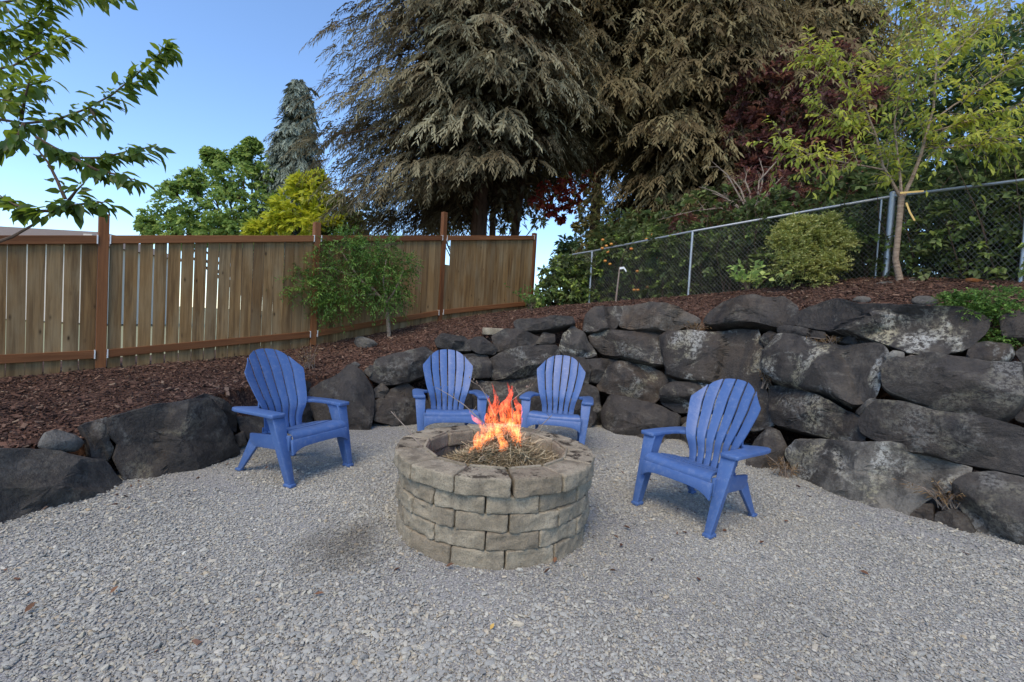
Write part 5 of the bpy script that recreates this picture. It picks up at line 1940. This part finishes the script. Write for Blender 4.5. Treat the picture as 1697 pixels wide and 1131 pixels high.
# ---- cherry branches reaching in from the left: the trunk stands just outside the picture
lc = empty('cherry_tree', (-4.7, 2.9, bz(-4.7, 2.9)))
tag(lc, 'cherry tree whose leafy branches reach in at the left picture edge', 'tree')
mb = MB()
b = Vector(lc.location)
branch(mb, [b - Vector((0, 0, .2)), b + Vector((.05, .02, .8)), b + Vector((0, .05, 1.5)), b + Vector((.1, 0, 2.4))], .075, .05, 10)
mb.build('trunk', M['cherry_bark'], lc, smooth=True, world=True)
BR = [  # (path in photo, distance, leaf count, start of leaves)
    ([(-20, 407), (20, 393), (60, 370), (95, 347), (112, 335)], 3.05, 14, .75),
    ([(112, 335), (125, 318), (140, 303)], 3.05, 8, .1),
    ([(100, 345), (140, 338), (176, 335)], 3.05, 34, .0),
    ([(90, 350), (60, 350), (25, 340), (-10, 318)], 3.0, 30, .1),
    ([(108, 330), (95, 300), (80, 270), (60, 245), (30, 225)], 3.1, 8, .0),
    ([(60, 228), (95, 248), (130, 262), (170, 262), (215, 250), (262, 243)], 3.1, 84, .05),
    ([(120, 262), (160, 282), (195, 290), (228, 300)], 3.0, 36, .1),
    ([(-20, 195), (40, 205), (90, 200), (140, 182), (185, 158), (225, 125), (262, 92), (278, 75)], 3.15, 120, .1),
    ([(40, 205), (30, 225), (10, 240), (-20, 250)], 3.0, 26, .0),
    ([(35, 200), (42, 160), (50, 130)], 3.2, 14, .0),
    ([(150, 180), (160, 200), (172, 210)], 3.1, 8, .1),
    ([(-30, 120), (20, 110), (60, 90), (95, 70), (110, 62)], 3.4, 66, .0),
    ([(-30, 60), (20, 50), (60, 30), (95, -10)], 3.5, 76, .0),
    ([(-30, 150), (20, 150), (55, 140), (80, 135)], 3.3, 46, .0),
    ([(-30, 10), (30, 0), (70, -10), (150, -12), (200, -8)], 3.5, 70, .0),
    ([(-30, 90), (10, 75), (40, 70), (75, 50)], 3.6, 50, .0),
    ([(-30, 180), (0, 165), (30, 170)], 3.2, 24, .0),
]
cr_ = Crown(71)
g = cr_.g
lm = MB()
for k, (pp, Y, n, s0) in enumerate(BR):
    pts = [at(x, y, Y + .05 * math.sin(i + k)) for i, (x, y) in enumerate(pp)]
    if pp[0][0] < 0:
        pts = [b + Vector((0, 0, max(.9, min(2.3, pts[0].z - b.z - .35)))), pts[0] + Vector((-.35, -.05, -.12))] + pts
        off = 2
    else: off = 0
    rr0 = .016 if k == 0 else .011
    branch(lm, pts, rr0, .003, 6)
    pts = pts[off:]
    C, D, N = [], [], []
    n = int(n * 1.5)
    for i in range(n):
        s = (s0 + (1 - s0) * (i + g.uniform(0, 1)) / n) * (len(pts) - 1)
        j = min(int(s), len(pts) - 2)
        p = pts[j].lerp(pts[j + 1], s - j)
        d = np.array((pts[j + 1] - pts[j]).normalized())
        sd = np.cross(d, UP); sd /= max(1e-6, np.linalg.norm(sd))
        dd = d * g.uniform(.3, .9) + sd * g.choice((-1, 1)) * g.uniform(.2, 1.0) - UP * g.uniform(.1, .75) + g.normal(0, .2, 3)
        C.append(np.array(p) + g.normal(0, .012, 3) + unit(dd) * .02); D.append(dd); N.append(UP + g.normal(0, .35, 3))
    C, D, N = np.array(C), np.array(D), np.array(N)
    V, T, m = leaf8(C, D, N, .112 * g.uniform(.5, 1.2, n), .050 * g.uniform(.7, 1.2, n), .28, .2)
    cr_.put(V, T, np.repeat(np.clip(g.normal(.25 if k < 11 else .85, .18, n), 0, 1), m))  # upper branches get a paler tint: sunlight on them is put into leaf colour
lm.build('limbs', M['twig'], lc, smooth=True, world=True)
cr_.build('leaves', M['cherry'], lc)

# ---- little plants
def weed(name, label, cat, px, py, h, spread, n, mat, seed, L, W, Y=None, stem='dead_wood', k=7, tint=.5):
    a, b_ = ray(px, py)
    if Y is None:
        Y = face(px, py).y + .12
        for q in range(500):
            yy = Y + q * .02
            if float(bank_z(a * yy, yy)) >= EYE + b_ * yy: Y = yy; break
    p = at(px, py, Y)
    e = empty(name, p)
    tag(e, label, cat)
    g = random.Random(seed)
    mb = MB()
    S, D = [], []
    for i in range(n):
        d = Vector((g.gauss(0, spread), g.gauss(0, spread), h * g.uniform(.5, 1.1)))
        mb.tube([p + Vector((g.gauss(0, .03), g.gauss(0, .03), -.03)), p + d * .5 + Vector((0, 0, .03)), p + d], [.0035, .0025, .001], 4)
        S.append(p + d * .25); D.append(d * .85)
    mb.build('stems', M[stem], e, world=True)
    c = Crown(seed)
    S, D = np.array([tuple(v) for v in S]), np.array([tuple(v) for v in D])
    c.twigs(S, D, np.linalg.norm(D, axis=1), k, L, W, droop=.1, ang=.9, jit=.35, tint=tint)
    c.build('leaves', mat, e)


weed('dry_weed', 'dry tan weed behind the left chair at the foot of the wooden fence', 'weed', 512, 612, .34, .11, 16, M['dry_leaf'], 81, .035, .02)
weed('dry_weed', 'rust-brown dried plant in the gap between two top boulders', 'weed', 1150, 553, .16, .10, 26, M['dry_leaf'], 82, .04, .012, Y=face(1150, 553).y - .02)
weed('dry_weed', 'small tan dried sprig on the boulder under the long lichened one', 'weed', 1378, 572, .10, .09, 18, M['dry_leaf'], 83, .03, .012, Y=face(1378, 572).y - .02)
weed('dry_weed', 'reddish dried weed in the wall joint left of the big lichened boulder', 'weed', 1268, 640, .22, .07, 16, M['dry_leaf'], 84, .035, .016, Y=face(1268, 640).y - .04)
weed('dry_weed', 'dry grass tuft at the foot of the wall left of the pale boulder', 'weed', 1302, 790, .16, .09, 26, M['dry_leaf'], 85, .06, .008, Y=face(1302, 790).y - .03)
weed('dry_weed', 'dried weed hanging in the gap under the pale boulder', 'weed', 1570, 838, .16, .08, 26, M['dry_leaf'], 86, .06, .010, Y=face(1570, 838).y + .02)
weed('small_seedling', 'small green seedling at the right foot of the wooden fence', 'plant', 880, 512, .35, .16, 14, M['feather'], 87, .07, .04, stem='twig', tint=.6)
weed('ivy_sprig', 'small bright green ivy sprig at the foot of the chain-link fence', 'plant', 1240, 478, .3, .18, 12, M['maple'], 88, .09, .07, stem='twig', tint=.8)
weed('ivy_sprig', 'bright green bramble sprig right of the variegated shrub at the fence foot', 'plant', 1540, 455, .45, .25, 16, M['maple'], 89, .10, .07, Y=6.5, stem='twig', tint=.5)
weed('ivy_sprig', 'large-leaved green bramble behind the fence at the right edge', 'plant', 1670, 440, .55, .35, 26, M['maple'], 90, .12, .09, Y=5.75, stem='twig', tint=.45)
gc = empty('groundcover', face(1650, 505))
tag(gc, 'creeping green groundcover spilling over the wall at the right edge', 'plant')
c = Crown(91)
for x, y, r in ((1620, 505, 26), (1650, 500, 28), (1680, 495, 30), (1640, 520, 18), (1670, 515, 22), (1600, 498, 14), (1695, 520, 22), (1690, 560, 16), (1672, 575, 10)):
    p = face(x, y)
    p.y += .12
    rr_w = r * p.y / FPX
    c.blob(p, (rr_w, rr_w, rr_w * .45), 90, 8, .028, .013, tint=.5, ln=.09, up=.5)
c.build('foliage', M['feather'], gc)

# sapling tied to a stake
sp_ = empty('staked_sapling', at(1020, 500, 8.9))
tag(sp_, 'bare little sapling on a thin stake with white tape by the chain-link fence', 'sapling')
MB().tube([at(1020, 503, 8.9), at(1024, 470, 8.9), at(1027, 443, 8.9)], [.02, .017, .015], 6).build('stake', M['dead_wood'], sp_, smooth=True, world=True)
MB().tube([at(1021, 500, 8.92), at(1026, 450, 8.92), at(1032, 425, 8.92), at(1040, 408, 8.92)], [.008, .007, .005, .003], 5).build('stem', M['twig'], sp_, world=True)
pts = [at(1027, 445, 8.88), at(1034, 444, 8.87), at(1038, 450, 8.86)]
mb = MB()
for a, b_ in zip(pts[:-1], pts[1:]):
    h_, d_ = Vector((0, 0, .02)), Vector((0, .004, 0))
    mb.hexa([a - h_, b_ - h_, b_ - h_ + d_, a - h_ + d_], [a + h_, b_ + h_, b_ + h_ + d_, a + h_ + d_])
mb.build('tape', M['bracket'], sp_, world=True)

# fallen leaves on the gravel
t = NT('fallen_leaf')
M['fallen'] = t.done(t.bsdf(t.mix(t.rand(), (.075, .035, .02), (.17, .085, .045)), .8))
g_ = random.Random(99)
for k, (x, y) in enumerate([(1160, 968), (1025, 897), (1030, 905), (1204, 882), (918, 938), (738, 944), (663, 946), (1045, 880), (520, 990), (182, 990), (1130, 885), (1085, 775), (1060, 765), (1100, 790), (440, 780), (1260, 905), (1440, 958), (40, 1022), (1300, 868), (1010, 950), (45, 990), (900, 955)]):
    p = gnd(x, y)
    V, T, m = leaf8(np.zeros((1, 3)), np.array([[1.0, 0, 0]]), np.array([[0, 0, 1.0]]), [g_.uniform(.028, .05)], [g_.uniform(.018, .028)], g_.uniform(-.5, -.1), .3)
    o = tri_mesh('fallen_leaf', V, T, M['fallen'], smooth=True)
    o.location = (p.x, p.y, .016)
    o.rotation_euler = (g_.gauss(0, .25), g_.gauss(0, .25), g_.uniform(0, 6.3))
    tag(o, 'small curled brown leaf lying on the grey gravel', 'leaf', 'fallen leaves on the gravel')
p = gnd(812, 1050)
V, T, m = leaf8(np.zeros((1, 3)), np.array([[1.0, 0, 0]]), np.array([[0, 0, 1.0]]), [.035], [.017], -.3, .3)
t = NT('yellow_leaf')
o = tri_mesh('fallen_leaf', V, T, t.done(t.bsdf((.55, .36, .10), .7)), smooth=True)
o.location = (p.x, p.y, .016); o.rotation_euler = (.1, .1, 1.2)
tag(o, 'single yellow leaf on the gravel in front of the fire pit', 'leaf')

# neighbour's house, only its roof shows above the fence
hp = at(40, 382, 26)
hs = empty('neighbour_house', (hp.x, hp.y, 0))
tag(hs, 'far house with low brown roof showing above the fence at the left edge', 'house')
t = NT('shingle_roof')
vv = t.coord()
M['roof'] = t.done(t.bsdf(t.mix(t.noise(t.mapping(vv, (3, 3, 12)), 2, 5), (.13, .10, .08), (.21, .17, .135)), .85))
M['siding'] = plain('house_siding', (.5, .46, .40), .7, 0, .08)
e0 = at(-60, 396, 26).z
rz_ = at(50, 374, 27).z
w_ = 5.2
MB().box((0, 2.5, e0 / 2), (w_ * 2 - .8, 6, e0 - .05)).build('wall', M['siding'], hs)
rf = MB().hexa([Vector((-w_, -1.2, e0)), Vector((w_, -1.2, e0)), Vector((w_, 6.2, e0)), Vector((-w_, 6.2, e0))],
               [Vector((-w_ + 1.5, 2.0, rz_)), Vector((w_ - 2.6, 2.0, rz_)), Vector((w_ - 2.6, 3.0, rz_)), Vector((-w_ + 1.5, 3.0, rz_))]).build('roof', M['roof'], hs)
MB().box((w_ - 2.0, .6, e0 + .55 * (rz_ - e0)), (.5, .3, .25)).build('roof_vent', M['siding'], rf)

# offcut of orange-brown timber lying by the fence at the right
p = at(1614, 468, 5.55)
o = MB().box((0, 0, .02), (.17, .07, .04)).build('wood_offcut', M['stained'], bevel=.003)
o.location = (p.x, p.y, bz(p.x, p.y) + .005)
o.rotation_euler = (0, .05, .2)
tag(o, 'short orange-brown wood offcut on the mulch by the chain-link fence', 'wood offcut')
